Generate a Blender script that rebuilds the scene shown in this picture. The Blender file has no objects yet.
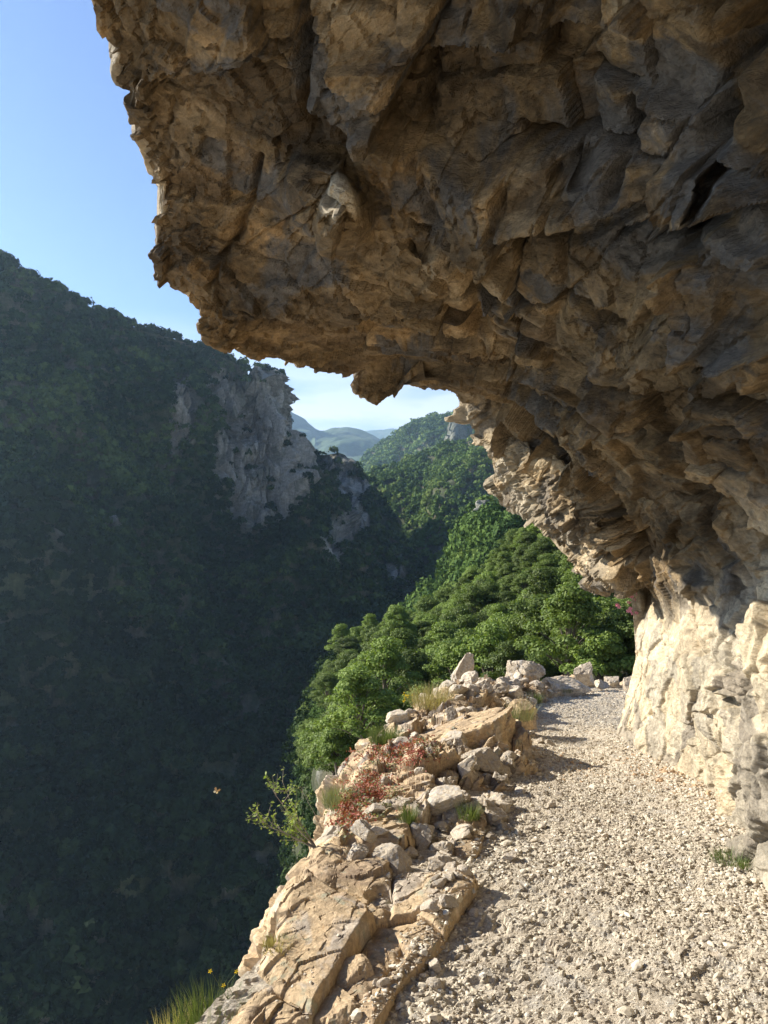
import bpy, bmesh, math, random
import numpy as np
from mathutils import Vector, Matrix
R = math.radians
rng = np.random.default_rng(7)
random.seed(7)
C = bpy.context.scene.collection
S = bpy.context.scene

# ------------------------------------------------------------------ camera, light, exposure
EYE = (0.0, 0.0, 1.6)
FPX = 760.0
HOR = 530.0
cam = bpy.data.cameras.new('camera')
cam.sensor_fit = 'VERTICAL'; cam.sensor_height = 36.0
cam.lens = 36.0 * FPX / 1024.0
cam.clip_start = 0.05; cam.clip_end = 60000
co = bpy.data.objects.new('camera', cam); C.objects.link(co)
co.location = EYE
PITCH = math.atan((HOR - 512) / FPX)
co.rotation_euler = (R(90) + PITCH, 0, 0)
S.camera = co

SUN_EL = R(29.5); SUN_AZ = math.atan2(0.34, -0.94)   # direction towards the sun, in the ground plane
SD = np.array([math.cos(SUN_AZ) * math.cos(SUN_EL), math.sin(SUN_AZ) * math.cos(SUN_EL), math.sin(SUN_EL)])
sun = bpy.data.lights.new('sun', 'SUN'); sun.energy = 5.0; sun.angle = R(0.5); sun.color = (1.0, 0.94, 0.84)
so = bpy.data.objects.new('sun', sun); C.objects.link(so)
so.rotation_euler = Vector(SD).to_track_quat('Z', 'Y').to_euler()
W = bpy.data.worlds.new('World'); S.world = W; W.use_nodes = True
wn = W.node_tree; wn.nodes.clear()
wo = wn.nodes.new('ShaderNodeOutputWorld'); wb = wn.nodes.new('ShaderNodeBackground')
sky = wn.nodes.new('ShaderNodeTexSky'); sky.sky_type = 'NISHITA'; sky.sun_disc = False
sky.sun_elevation = SUN_EL; sky.sun_rotation = math.atan2(SD[0], SD[1])
sky.altitude = 600; sky.air_density = 1.15; sky.dust_density = 0.15; sky.ozone_density = 4.0
wb.inputs['Strength'].default_value = 0.052
# a low bank of thin white cloud near the horizon
tc = wn.nodes.new('ShaderNodeTexCoord'); sx = wn.nodes.new('ShaderNodeSeparateXYZ')
wn.links.new(tc.outputs['Generated'], sx.inputs[0])
mp = wn.nodes.new('ShaderNodeMapping'); mp.inputs['Scale'].default_value = (2.2, 2.2, 9.0)
wn.links.new(tc.outputs['Generated'], mp.inputs[0])
cn = wn.nodes.new('ShaderNodeTexNoise'); cn.inputs['Scale'].default_value = 2.3; cn.inputs['Detail'].default_value = 7; cn.inputs['Roughness'].default_value = .55
wn.links.new(mp.outputs[0], cn.inputs['Vector'])
cr = wn.nodes.new('ShaderNodeMapRange'); cr.inputs[1].default_value = .30; cr.inputs[2].default_value = .56
wn.links.new(cn.outputs['Fac'], cr.inputs[0])
hr = wn.nodes.new('ShaderNodeMapRange'); hr.inputs[1].default_value = .27; hr.inputs[2].default_value = .12
wn.links.new(sx.outputs[2], hr.inputs[0])
mm = wn.nodes.new('ShaderNodeMath'); mm.operation = 'MULTIPLY'
wn.links.new(cr.outputs[0], mm.inputs[0]); wn.links.new(hr.outputs[0], mm.inputs[1])
mx = wn.nodes.new('ShaderNodeMixRGB'); mx.inputs[2].default_value = (9.5, 9.6, 9.4, 1)
tn = wn.nodes.new('ShaderNodeMixRGB'); tn.blend_type = 'MULTIPLY'; tn.inputs[0].default_value = 1; tn.inputs[2].default_value = (.88, .93, 1.2, 1)
wn.links.new(sky.outputs[0], tn.inputs[1])
wn.links.new(mm.outputs[0], mx.inputs[0]); wn.links.new(tn.outputs[0], mx.inputs[1])
wn.links.new(mx.outputs[0], wb.inputs['Color']); wn.links.new(wb.outputs[0], wo.inputs[0])
S.view_settings.view_transform = 'Standard'; S.view_settings.look = 'None'
S.view_settings.exposure = 1.36; S.view_settings.gamma = 1.0
S.view_settings.use_curve_mapping = False
S.render.engine = 'CYCLES'
S.cycles.volume_bounces = 1; S.cycles.max_bounces = 7; S.cycles.diffuse_bounces = 4
S.cycles.glossy_bounces = 2; S.cycles.transmission_bounces = 3; S.cycles.transparent_max_bounces = 8
S.cycles.use_denoising = True

# ------------------------------------------------------------------ helpers
def U(px, py, d):
    """a point seen at that place of the frame, D metres ahead"""
    return np.array([(px - 384) / FPX * d, d, EYE[2] + (HOR - py) / FPX * d])

def h3(ix, iy, iz, seed):
    n = (ix.astype(np.int64) * 374761393 + iy.astype(np.int64) * 668265263 + iz.astype(np.int64) * 2147483647 + seed * 974634777) & 0xffffffff
    n = ((n ^ (n >> 13)) * 1274126177) & 0xffffffff
    n = ((n ^ (n >> 16)) * 2246822519) & 0xffffffff
    n = n ^ (n >> 15)
    return ((n & 0xffffff) / float(0xffffff)).astype(np.float32)

def vnoise(p, seed=0):
    i = np.floor(p).astype(np.int32); f = (p - i).astype(np.float32); f = f * f * f * (f * (f * 6 - 15) + 10)
    out = 0
    for dx in (0, 1):
        wx = f[:, 0] if dx else 1 - f[:, 0]
        for dy in (0, 1):
            wy = f[:, 1] if dy else 1 - f[:, 1]
            for dz in (0, 1):
                wz = f[:, 2] if dz else 1 - f[:, 2]
                out = out + h3(i[:, 0] + dx, i[:, 1] + dy, i[:, 2] + dz, seed) * wx * wy * wz
    return out * 2 - 1

def fbm(p, oct=4, seed=0, gain=.5):
    a = 1.0; s = 0; t = 0
    for k in range(oct):
        s = s + a * vnoise(p * (2.03 ** k) + 17.3 * k, seed + k); t += a; a *= gain
    return s / t

def facet(p, seed=0, slope=.8):
    """broken-rock relief: every cell a tilted plane; also the distance to the cell's edge"""
    p = p.astype(np.float32)
    i = np.floor(p).astype(np.int32)
    best = np.full(len(p), 1e9, np.float32); sec = best.copy(); val = np.zeros(len(p), np.float32)
    for dx in (-1, 0, 1):
        for dy in (-1, 0, 1):
            for dz in (-1, 0, 1):
                cx = i[:, 0] + dx; cy = i[:, 1] + dy; cz = i[:, 2] + dz
                a = h3(cx, cy, cz, seed); b = h3(cx, cy, cz, seed + 1); c = h3(cx, cy, cz, seed + 2)
                vx = p[:, 0] - cx - a; vy = p[:, 1] - cy - b; vz = p[:, 2] - cz - c
                d = vx * vx + vy * vy + vz * vz
                m = d < best
                sec = np.where(m, best, np.minimum(sec, d))
                g = (b * 7.13) % 1 * 2 - 1; g2 = (c * 9.7) % 1 * 2 - 1; g3 = (a * 5.77) % 1 * 2 - 1; hh = (a * 13.7 + c * 3.1) % 1 * 2 - 1
                v = hh + slope * (g * vx + g2 * vy + g3 * vz) * 1.6
                val = np.where(m, v, val); best = np.where(m, d, best)
    return val, np.sqrt(sec) - np.sqrt(best)

def rotm(ax, ay, az):
    return np.array((Matrix.Rotation(R(az), 3, 'Z') @ Matrix.Rotation(R(ay), 3, 'Y') @ Matrix.Rotation(R(ax), 3, 'X')))

def mesh_np(name, V, F, mat, smooth=False, attrs=None, parent=None, mi=None):
    """F: (n,3) or (n,4) array"""
    me = bpy.data.meshes.new(name)
    V = np.asarray(V, np.float32); F = np.asarray(F, np.int32); k = F.shape[1]
    me.vertices.add(len(V)); me.vertices.foreach_set('co', V.ravel())
    me.loops.add(F.size); me.loops.foreach_set('vertex_index', F.ravel())
    me.polygons.add(len(F)); me.polygons.foreach_set('loop_start', np.arange(0, F.size, k, dtype=np.int32))
    me.polygons.foreach_set('loop_total', np.full(len(F), k, np.int32))
    me.polygons.foreach_set('use_smooth', np.full(len(F), smooth, bool))
    for m in (mat if isinstance(mat, (list, tuple)) else [mat]): me.materials.append(m)
    if mi is not None: me.polygons.foreach_set('material_index', np.asarray(mi, np.int32))
    me.update(calc_edges=True)
    for n, a in (attrs or {}).items():
        a = np.asarray(a, np.float32)
        if a.ndim == 1:
            at = me.attributes.new(n, 'FLOAT', 'POINT'); at.data.foreach_set('value', a)
        else:
            at = me.attributes.new(n, 'FLOAT_COLOR', 'POINT'); at.data.foreach_set('color', np.c_[a, np.ones(len(a))].astype(np.float32).ravel())
    o = bpy.data.objects.new(name, me); C.objects.link(o)
    if parent: o.parent = parent
    return o

def tag(o, label=None, cat=None, group=None, kind=None):
    if label: o['label'] = label
    if cat: o['category'] = cat
    if group: o['group'] = group
    if kind: o['kind'] = kind
    return o

def grid_faces(nu, nv):
    a = np.arange(nu * nv).reshape(nu, nv)
    return np.stack([a[:-1, :-1], a[1:, :-1], a[1:, 1:], a[:-1, 1:]], -1).reshape(-1, 4)

def grid_normals(P):
    du = np.gradient(P, axis=0); dv = np.gradient(P, axis=1)
    n = np.cross(du, dv); return n / (np.linalg.norm(n, axis=-1, keepdims=True) + 1e-9)

def catmull(K, t):
    """K: (n,...) key points, t in [0,1] evenly over keys"""
    n = len(K); x = np.clip(t, 0, 1) * (n - 1); i = np.minimum(x.astype(int), n - 2); f = (x - i)
    Kp = np.concatenate([[2 * K[0] - K[1]], K, [2 * K[-1] - K[-2]]], 0)
    sh = (len(t),) + (1,) * (K.ndim - 1); f = f.reshape(sh)
    a, b, c, d = Kp[i], Kp[i + 1], Kp[i + 2], Kp[i + 3]
    return .5 * (2 * b + (c - a) * f + (2 * a - 5 * b + 4 * c - d) * f ** 2 + (3 * b - a - 3 * c + d) * f ** 3)

def poly_at(v, keys, pts):
    pts = np.asarray(pts, float)
    return np.stack([np.interp(v, keys, pts[:, k]) for k in range(pts.shape[1])], -1)

def sstep(x, a, b):
    t = np.clip((x - a) / (b - a), 0, 1); return t * t * (3 - 2 * t)

# ------------------------------------------------------------------ materials
def new_mat(name, rough=.9, spec=.2):
    m = bpy.data.materials.new(name); m.use_nodes = True
    nt = m.node_tree; b = nt.nodes['Principled BSDF']; b.inputs['Roughness'].default_value = rough
    b.inputs['Specular IOR Level'].default_value = spec
    return m, nt, b

def node(nt, t, **kw):
    n = nt.nodes.new(t)
    for k, v in kw.items(): setattr(n, k, v)
    return n

def noise_n(nt, vec, scale, detail=6, rough=.6, dist=0.0):
    n = node(nt, 'ShaderNodeTexNoise'); n.inputs['Scale'].default_value = scale; n.inputs['Detail'].default_value = detail
    n.inputs['Roughness'].default_value = rough; n.inputs['Distortion'].default_value = dist
    nt.links.new(vec, n.inputs['Vector']); return n.outputs['Fac']

def ramp(nt, fac, stops):
    r = node(nt, 'ShaderNodeValToRGB'); e = r.color_ramp.elements
    while len(e) < len(stops): e.new(.5)
    for k, (p, c) in enumerate(stops):
        e[k].position = p; e[k].color = (c if len(c) == 4 else (*c, 1))
    nt.links.new(fac, r.inputs[0]); return r.outputs[0]

def mixc(nt, fac, a, b, mode='MIX'):
    m = node(nt, 'ShaderNodeMixRGB', blend_type=mode)
    for s, v in ((0, fac), (1, a), (2, b)):
        if hasattr(v, 'links') or hasattr(v, 'is_linked'): nt.links.new(v, m.inputs[s])
        elif isinstance(v, (int, float)): m.inputs[s].default_value = v
        else: m.inputs[s].default_value = (*v, 1)
    return m.outputs[0]

def rng_n(nt, v, a, b, c=0., d=1.):
    m = node(nt, 'ShaderNodeMapRange'); nt.links.new(v, m.inputs[0])
    for k, x in enumerate((a, b, c, d)): m.inputs[k + 1].default_value = x
    return m.outputs[0]

def mapping(nt, vec, scale=(1, 1, 1), rot=(0, 0, 0)):
    m = node(nt, 'ShaderNodeMapping'); m.inputs['Scale'].default_value = scale; m.inputs['Rotation'].default_value = [R(a) for a in rot]
    nt.links.new(vec, m.inputs[0]); return m.outputs[0]

def rock_mat(name, cols, rot=(12, -20, 30), stain=(.05, .045, .04), stain_amt=.5, grey=(.24, .23, .22), grey_amt=.5, scale=1.0, bump=.5, pale_attr=None, pale=(.6, .53, .40), lichen=None, objrand=0.0, stretch=(1, 1, 1), dist=.02, tone=False):
    m, nt, b = new_mat(name, .92, .15)
    t = node(nt, 'ShaderNodeTexCoord').outputs['Object']
    v = mapping(nt, t, stretch, rot)
    if objrand:
        oi = node(nt, 'ShaderNodeObjectInfo').outputs['Random']
        ad = node(nt, 'ShaderNodeVectorMath', operation='ADD'); nt.links.new(v, ad.inputs[0])
        cx = node(nt, 'ShaderNodeCombineXYZ')
        mu = node(nt, 'ShaderNodeMath', operation='MULTIPLY'); mu.inputs[1].default_value = 37.0; nt.links.new(oi, mu.inputs[0])
        for k in range(3): nt.links.new(mu.outputs[0], cx.inputs[k])
        nt.links.new(cx.outputs[0], ad.inputs[1]); v = ad.outputs[0]
    n1 = noise_n(nt, v, 1.3 * scale, 8, .62, .6)
    c = ramp(nt, n1, [(.30, cols[0]), (.46, cols[1]), (.58, cols[2]), (.72, cols[3])])
    if pale_attr:
        pa = node(nt, 'ShaderNodeAttribute', attribute_name=pale_attr)
        pn = ramp(nt, noise_n(nt, v, 1.7 * scale, 8, .65, .3), [(.3, [x * .78 for x in pale]), (.5, pale), (.68, [min(x * 1.15, .8) for x in pale])])
        c = mixc(nt, pa.outputs['Fac'], c, pn)
    # beds of slightly different stone
    if pale_attr and tone:
        ta = node(nt, 'ShaderNodeAttribute', attribute_name='tone').outputs['Fac']
        c = mixc(nt, 1.0, c, ramp(nt, ta, [(0, (.62, .60, .60)), (.4, (.9, .9, .9)), (.75, (1.15, 1.1, 1.0)), (1, (1.3, 1.2, 1.05))]), 'MULTIPLY')
    # grey weathered panels
    g = rng_n(nt, noise_n(nt, mapping(nt, t, (1.3, 1.3, .7), (0, 25, 10)), (.8 if tone else 1.1) * scale, 6, .6, .8), .53, .58, 0, grey_amt)
    if pale_attr and tone:
        inv = rng_n(nt, pa.outputs['Fac'], 0, 1, 1, .30); gm = node(nt, 'ShaderNodeMath', operation='MULTIPLY'); nt.links.new(g, gm.inputs[0]); nt.links.new(inv, gm.inputs[1]); g = gm.outputs[0]
    c = mixc(nt, g, c, grey)
    # dark stains and streaks
    s = rng_n(nt, noise_n(nt, mapping(nt, t, (2.2, 2.2, .5), (0, -10, 0)), 1.6 * scale, 7, .7, .8), .57, .72, 0, stain_amt)
    if pale_attr and tone:
        sm = node(nt, 'ShaderNodeMath', operation='MULTIPLY'); nt.links.new(s, sm.inputs[0]); nt.links.new(inv, sm.inputs[1]); s = sm.outputs[0]
    c = mixc(nt, s, c, stain)
    # fine grain
    fg = rng_n(nt, noise_n(nt, v, 22 * scale, 6, .75), .3, .7, .68, 1.28)
    c = mixc(nt, 1.0, c, rng_n(nt, noise_n(nt, mapping(nt, t, (1, 1, 2.2), (25, 8, 0)), 6 * scale, 7, .7, .6), .32, .68, .66, 1.32), 'MULTIPLY')
    c = mixc(nt, 1.0, c, fg, 'MULTIPLY')
    if lichen:
        l = rng_n(nt, noise_n(nt, v, 6 * scale, 5, .6), .60, .66, 0, .6)
        c = mixc(nt, l, c, lichen)
    if objrand:
        rr = rng_n(nt, oi, 0, 1, 1 - objrand, 1 + objrand)
        c = mixc(nt, 1.0, c, rr, 'MULTIPLY')
    nt.links.new(c, b.inputs['Base Color'])
    hb = noise_n(nt, v, 9 * scale, 12, .72, .3)
    vr = noise_n(nt, mapping(nt, t, (1, 1, 1.5), (18, 12, 0)), 26 * scale, 6, .7, .5)
    ad = node(nt, 'ShaderNodeMath', operation='ADD'); nt.links.new(hb, ad.inputs[0]); nt.links.new(vr, ad.inputs[1])
    bp = node(nt, 'ShaderNodeBump'); bp.inputs['Strength'].default_value = bump; bp.inputs['Distance'].default_value = dist
    nt.links.new(ad.outputs[0], bp.inputs['Height']); nt.links.new(bp.outputs[0], b.inputs['Normal'])
    return m

def leaf_mat(name, c1, c2, transl=.3, var=.25):
    m, nt, b = new_mat(name, .6, .25)
    g = node(nt, 'ShaderNodeNewGeometry'); oi = node(nt, 'ShaderNodeObjectInfo').outputs['Random']
    c = mixc(nt, g.outputs['Random Per Island'], c1, c2)
    rr = rng_n(nt, oi, 0, 1, 1 - var, 1 + var)
    c = mixc(nt, 1.0, c, rr, 'MULTIPLY')
    nt.links.new(c, b.inputs['Base Color'])
    tr = node(nt, 'ShaderNodeBsdfTranslucent'); nt.links.new(mixc(nt, 1.0, c, (1.2, 1.25, .5), 'MULTIPLY'), tr.inputs[0])
    ms = node(nt, 'ShaderNodeMixShader'); ms.inputs[0].default_value = transl
    nt.links.new(b.outputs[0], ms.inputs[1]); nt.links.new(tr.outputs[0], ms.inputs[2])
    nt.links.new(ms.outputs[0], nt.nodes['Material Output'].inputs[0]); return m

def forest_mat(name, c1, c2, c3, transl=.15):
    """far canopy: the colour drifts from tree to tree and over the hillside"""
    m, nt, b = new_mat(name, .8, .1)
    a = node(nt, 'ShaderNodeAttribute', attribute_name='tint').outputs['Fac']
    c = ramp(nt, a, [(0, c1), (.55, c2), (1, c3)])
    nt.links.new(c, b.inputs['Base Color'])
    tr = node(nt, 'ShaderNodeBsdfTranslucent'); nt.links.new(c, tr.inputs[0])
    ms = node(nt, 'ShaderNodeMixShader'); ms.inputs[0].default_value = transl
    nt.links.new(b.outputs[0], ms.inputs[1]); nt.links.new(tr.outputs[0], ms.inputs[2])
    nt.links.new(ms.outputs[0], nt.nodes['Material Output'].inputs[0]); return m

def plain(name, col, rough=.7, transl=0):
    m, nt, b = new_mat(name, rough, .2)
    t = node(nt, 'ShaderNodeTexCoord').outputs['Object']
    f = rng_n(nt, noise_n(nt, t, 14, 5), .3, .7, .75, 1.25)
    c = mixc(nt, 1.0, col, f, 'MULTIPLY'); nt.links.new(c, b.inputs['Base Color'])
    if transl:
        tr = node(nt, 'ShaderNodeBsdfTranslucent'); nt.links.new(c, tr.inputs[0])
        ms = node(nt, 'ShaderNodeMixShader'); ms.inputs[0].default_value = transl
        nt.links.new(b.outputs[0], ms.inputs[1]); nt.links.new(tr.outputs[0], ms.inputs[2])
        nt.links.new(ms.outputs[0], nt.nodes['Material Output'].inputs[0])
    return m

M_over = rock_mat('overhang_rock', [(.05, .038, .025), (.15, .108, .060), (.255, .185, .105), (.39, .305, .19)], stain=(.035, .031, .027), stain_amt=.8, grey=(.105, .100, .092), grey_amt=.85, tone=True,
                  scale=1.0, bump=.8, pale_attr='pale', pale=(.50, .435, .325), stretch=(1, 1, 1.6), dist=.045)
M_bank = rock_mat('bank_rock', [(.27, .195, .13), (.42, .31, .19), (.50, .37, .22), (.53, .43, .30)], stain=(.16, .13, .10), stain_amt=.35, grey=(.38, .355, .32), grey_amt=.5, scale=2.0, bump=.7,
                  lichen=(.30, .31, .22), dist=.012)
M_stone = rock_mat('stone', [(.30, .25, .19), (.42, .35, .26), (.50, .42, .31), (.56, .49, .38)], stain=(.2, .17, .13), stain_amt=.3, grey=(.40, .385, .36), grey_amt=.6, scale=4.0, bump=.5, objrand=.16, dist=.006)
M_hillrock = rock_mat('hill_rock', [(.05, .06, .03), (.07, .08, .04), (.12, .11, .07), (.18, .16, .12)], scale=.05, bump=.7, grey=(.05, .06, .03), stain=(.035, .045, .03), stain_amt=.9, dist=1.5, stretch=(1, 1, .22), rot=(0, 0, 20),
                      pale_attr='pale', pale=(.29, .28, .235))

# ------------------------------------------------------------------ path line
PY = [-6, 0, 2.4, 3.4, 3.8, 4.4, 4.75, 5.9, 7.7, 8.6, 10, 11.5, 13, 15, 18, 24, 40]
PXR = [1.7, 1.8, 1.8, 1.78, 1.85, 2.05, 2.1, 2.32, 2.45, 3.0, 3.9, 4.6, 5.4, 6.7, 8.8, 13.5, 26]
PXL = [-1.2, -.75, -.15, .22, .38, .6, .7, .98, 1.3, 1.5, 2.0, 2.65, 3.4, 4.6, 6.6, 11, 23]
PZ = [0.1, 0, 0, -.04, -.07, -.11, -.15, -.27, -.43, -.53, -.68, -.82, -1.1, -1.6, -2.3, -3.6, -6]
XL = lambda y: np.interp(y, PY, PXL)
XR = lambda y: np.interp(y, PY, PXR)
def ZP(y): return (np.interp(y - .5, PY, PZ) + np.interp(y, PY, PZ) + np.interp(y + .5, PY, PZ)) / 3

# ================================================================== overhanging cliff
NVK = 15
Lp = [(None, (-2.3, -2.5, 5.6), 0.0), (None, (-2.0, 1.0, 5.4), 1.0), (None, (-1.75, 2.8, 4.95), 1.6)]
sil = [(87, 0, 4.0, 2.0), (93, 22, 4.1, 2.3), (114, 40, 4.2, 2.6), (110, 72, 4.4, 3.0), (114, 81, 4.45, 3.1), (136, 85, 4.5, 3.3), (137, 107, 4.65, 3.6), (140, 134, 4.8, 3.9),
       (149, 157, 4.95, 4.1), (156, 197, 5.2, 4.5), (154, 224, 5.4, 4.8), (153, 242, 5.5, 5.0), (158, 273, 5.8, 5.3), (190, 298, 6.0, 5.6), (201, 309, 6.1, 5.75), (203, 318, 6.2, 5.85),
       (205, 343, 6.35, 6.1), (277, 358, 7.1, 6.9), (313, 367, 7.4, 7.3), (351, 367, 7.7, 7.66), (355, 388, 7.72, 7.72), (366, 402, 7.8, 7.82), (379, 404, 7.9, 7.92), (385, 378, 8.0, 7.98), (389, 382, 8.05, 8.1),
       (424, 388, 8.4, 8.5), (442, 385, 8.6, 8.75), (470, 402, 8.8, 9.0), (473, 425, 8.85, 9.2), (476, 444, 8.9, 9.4), (489, 447, 8.95, 9.55), (494, 472, 9.0, 9.8), (510, 505, 9.0, 10.1), (528, 519, 8.95, 10.4),
       (547, 535, 8.9, 10.7), (561, 552, 8.85, 11.0), (573, 561, 8.8, 11.2), (589, 582, 8.75, 11.5), (608, 589, 8.65, 11.8), (629, 596, 8.5, 12.1), (632, 612, 8.4, 12.4), (634, 640, 8.25, 12.8),
       (636, 680, 8.0, 13.2), (628, 704, 7.85, 13.5), (616, 729, 7.7, 14.0)]
LK = [k for _, _, k in Lp] + [s[3] for s in sil]
LP = [p for _, p, _ in Lp] + [U(*s[:3]) for s in sil]
FP = [(1.6, -3, 0), (1.78, 0, 0), (1.8, 2.0, 0), U(768, 896, 3.4), U(739, 866, 3.8), U(735, 828, 4.4), U(713, 811, 4.8), U(707, 787, 5.5), U(679, 772, 5.95), U(655, 760, 6.4), U(632, 750, 6.9), U(622, 741, 7.25), U(618, 734, 7.5), U(617, 731, 7.6), U(616, 729, 7.7)]
W1 = [(1.5, -3, 1), (1.62, 0, .9), (1.8, 2.2, .9), (1.93, 3.5, .8), (2.0, 4.1, .75), (2.1, 4.7, .7), (2.18, 5.2, .6), (2.26, 5.7, .55), (2.36, 6.2, .5), (2.45, 6.7, .42), (2.53, 7.1, .38), (2.6, 7.5, .35), (2.62, 7.7, .25), (2.6, 7.8, .0), (2.37, 7.72, -.38)]
W2 = [(1.7, -3, 2), (1.9, 0, 2), (2.05, 2.4, 1.9), (2.15, 3.8, 1.75), (2.22, 4.5, 1.6), (2.3, 5.0, 1.4), (2.36, 5.6, 1.3), (2.42, 6.1, 1.2), (2.5, 6.7, 1.1), (2.58, 7.2, 1.0), (2.65, 7.6, .95), (2.7, 7.95, .85), (2.7, 8.1, .62), (2.65, 8.0, .15), (2.38, 7.72, -.38)]
R1 = [(.8, -3, 4.3), (.9, .3, 4.2), (.95, 2.6, 3.9), (.95, 3.7, 3.45), (.95, 4.4, 3.2), (.95, 5.0, 3.0), (1.0, 5.6, 2.85), (1.15, 6.3, 2.65), (1.5, 7.1, 2.35), (1.9, 7.8, 2.05), (2.15, 8.15, 1.65), (2.45, 8.35, 1.25), (2.72, 8.35, .82), (2.69, 8.15, .28), (2.38, 7.73, -.38)]
vk = np.arange(15.)
def smooth1(A, k):
    A = np.array(A, float)
    for _ in range(k):
        B = A.copy(); B[1:-1] = .25 * A[:-2] + .5 * A[1:-1] + .25 * A[2:]; A = B
    return A
def build_overhang():
    # denser columns where the picture looks closest
    v = np.concatenate([np.linspace(0, 1.6, 60, endpoint=False), np.linspace(1.6, 13.0, 960, endpoint=False), np.linspace(13.0, 14, 70)])
    nv = len(v)
    Lf = poly_at(v, LK, LP)
    Ls = catmull(poly_at(vk, LK, LP), v / 14)
    rows = [catmull(np.array(K, float), v / 14) for K in (FP, W1, W2, R1)]
    key = np.stack(rows + [Ls], 0)                      # (5,nv,3)
    nu = 760
    u = np.linspace(0, 1, nu)
    P = catmull(key, u)                                  # (nu,nv,3)
    P += (Lf - Ls)[None] * sstep(u, .86, 1)[:, None, None]
    bw = (sstep(v, 8.9, 9.5) * sstep(v, 11.7, 10.7))[None, :, None] * (sstep(u, .60, .88) * sstep(u, 1.0, .885))[:, None, None]
    P += bw * np.array([.22, -1.2, -.12])
    # the outer face, rising and turning back from the lip
    tan = np.gradient(smooth1(Ls, 60), axis=0); out = np.stack([-tan[:, 1], tan[:, 0], 0 * tan[:, 0]], -1)
    out /= np.linalg.norm(out, axis=1, keepdims=True) + 1e-6
    w = sstep(v, 8.5, 12)[:, None]
    o2 = (1 - w) * out + w * np.array([.55, .83, 0])
    up = np.array([0, 0, 1.])
    w2 = sstep(v, 11.2, 12.6)[:, None]; d3 = np.array([.95, .3, 0.]); Lb = Lf * (1 - w2) + Ls * w2
    E = [Lf + o2 * .01 * (1 - w2) + d3 * .16 * w2 + up * .10, Lb + o2 * .25 * w * (1 - w2) + d3 * .6 * w2 + up * .45, Lb + o2 * (-.15 + 1.0 * w) * (1 - w2) + d3 * 1.5 * w2 + up * 1.3,
         Lb + o2 * (.2 + 2.2 * w) * (1 - w2) + d3 * 3 * w2 + up * 3, Lb * np.array([1, 1, 0]) + o2 * (-.5 + 4 * w) * (1 - w2) + d3 * 5 * w2 + up * 9]
    ne = 150
    Pe = catmull(np.stack([Lf] + E, 0), np.linspace(0, 1, ne) ** 1.3)[1:]
    P = np.concatenate([P, Pe], 0); NU = len(P)
    uu = np.concatenate([u, 1 + np.linspace(0, 1, ne)[1:]])
    # close the mass on the valley-less side: a buried back beyond the wall
    N = grid_normals(P)
    # orient towards the hollow (camera side)
    c = np.array([0, 3.5, 1.2]); 
    if (N[300, 500] * (c - P[300, 500])).sum() < 0: N = -N
    for _ in range(30):
        N[1:-1] = .25 * N[:-2] + .5 * N[1:-1] + .25 * N[2:]
        N[:, 1:-1] = .25 * N[:, :-2] + .5 * N[:, 1:-1] + .25 * N[:, 2:]
    N /= np.linalg.norm(N, axis=-1, keepdims=True) + 1e-9
    X = P.reshape(-1, 3); Nn = N.reshape(-1, 3)
    UU = np.repeat(uu, nv); VV = np.tile(v, NU)
    Xw = X + .12 * np.stack([fbm(X * 1.7, 3, 11), fbm(X * 1.7, 3, 12), fbm(X * 1.7, 3, 13)], -1)
    Q = Xw @ rotm(8, 24, 12).T
    roof = sstep(UU, .42, .6) * (1 - sstep(VV, 11.9, 12.7)); wall = 1 - roof
    f3_, _ = facet((X @ rotm(8, 14, 10).T) * np.array([4.5, 5.5, 9.]) + 1, 35, .9)
    near = 1 - np.exp(-((UU - 1) / .11) ** 2)           # keep the lip's own outline
    near = .13 + .87 * near
    near = np.where((UU > 1) & (VV < 9), .14, near)
    corner = sstep(VV, 14, 12.2); near = near * (.45 + .55 * corner)
    D = np.zeros(len(X))
    hf = .007 * np.stack([fbm(X * 38, 2, 14), fbm(X * 38, 2, 15), fbm(X * 38, 2, 16)], -1)
    Q = (X + hf + .04 * np.stack([fbm(X * 2.5, 3, 11), fbm(X * 2.5, 3, 12), fbm(X * 2.5, 3, 13)], -1)) @ rotm(8, 14, 10).T
    f1, e1 = facet(Q * np.array([.62, .85, 1.2]), 21, .9)
    f2, e2 = facet(Q * np.array([1.6, 1.9, 2.8]) + 5, 31, .9)
    f3, e3 = facet(Q * np.array([4.2, 3.6, 7.0]) + 9, 41, .8)
    f4, e4 = facet(Q * np.array([11, 9, 20.]) + 3, 51, .9)
    L0 = .24 * fbm(X * np.array([.7, .6, .8]), 2, 62, .4) + .14 * f1 + .03 * f2
    stp = .085; k0 = np.floor(L0 / stp); fr = L0 / stp - k0
    ter = (k0 + sstep(fr, .88, 1.0)) * stp
    D += roof * ter + (.022 * f1 + .014 * f2) * wall + roof * (.06 * f1 + .028 * f2)
    D -= roof * .06 * np.exp(-(e1 / .016) ** 2) + .03 * roof * np.exp(-(e2 / .022) ** 2)
    # broken ledges: saw-teeth across the roof, their edge shifting from block to block
    ax_ = X @ np.array([.10, -.62, .78])
    for fq, am, jit, sd_ in ((1.25, .17, .55, 161), (3.6, .055, .5, 165), (10., .014, .6, 169)):
        ff = (f1, f2, f3_)[(161, 165, 169).index(sd_)]
        ph = ax_ * fq + jit * ff + .5 * fbm(X * fq * .5, 3, sd_); fr_ = ph - np.floor(ph)
        saw = fr_ - sstep(fr_, .90, 1.0)
        D += roof * am * (saw - .35) * sstep(fbm(X * fq * .35, 2, sd_ + 1), -.35, .15)
    tone = h3(np.floor(ax_ * 1.55 + .55 * f1).astype(np.int64), np.floor(Q[:, 0] * .9 + f1).astype(np.int64), k0.astype(np.int64), 7)
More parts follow.
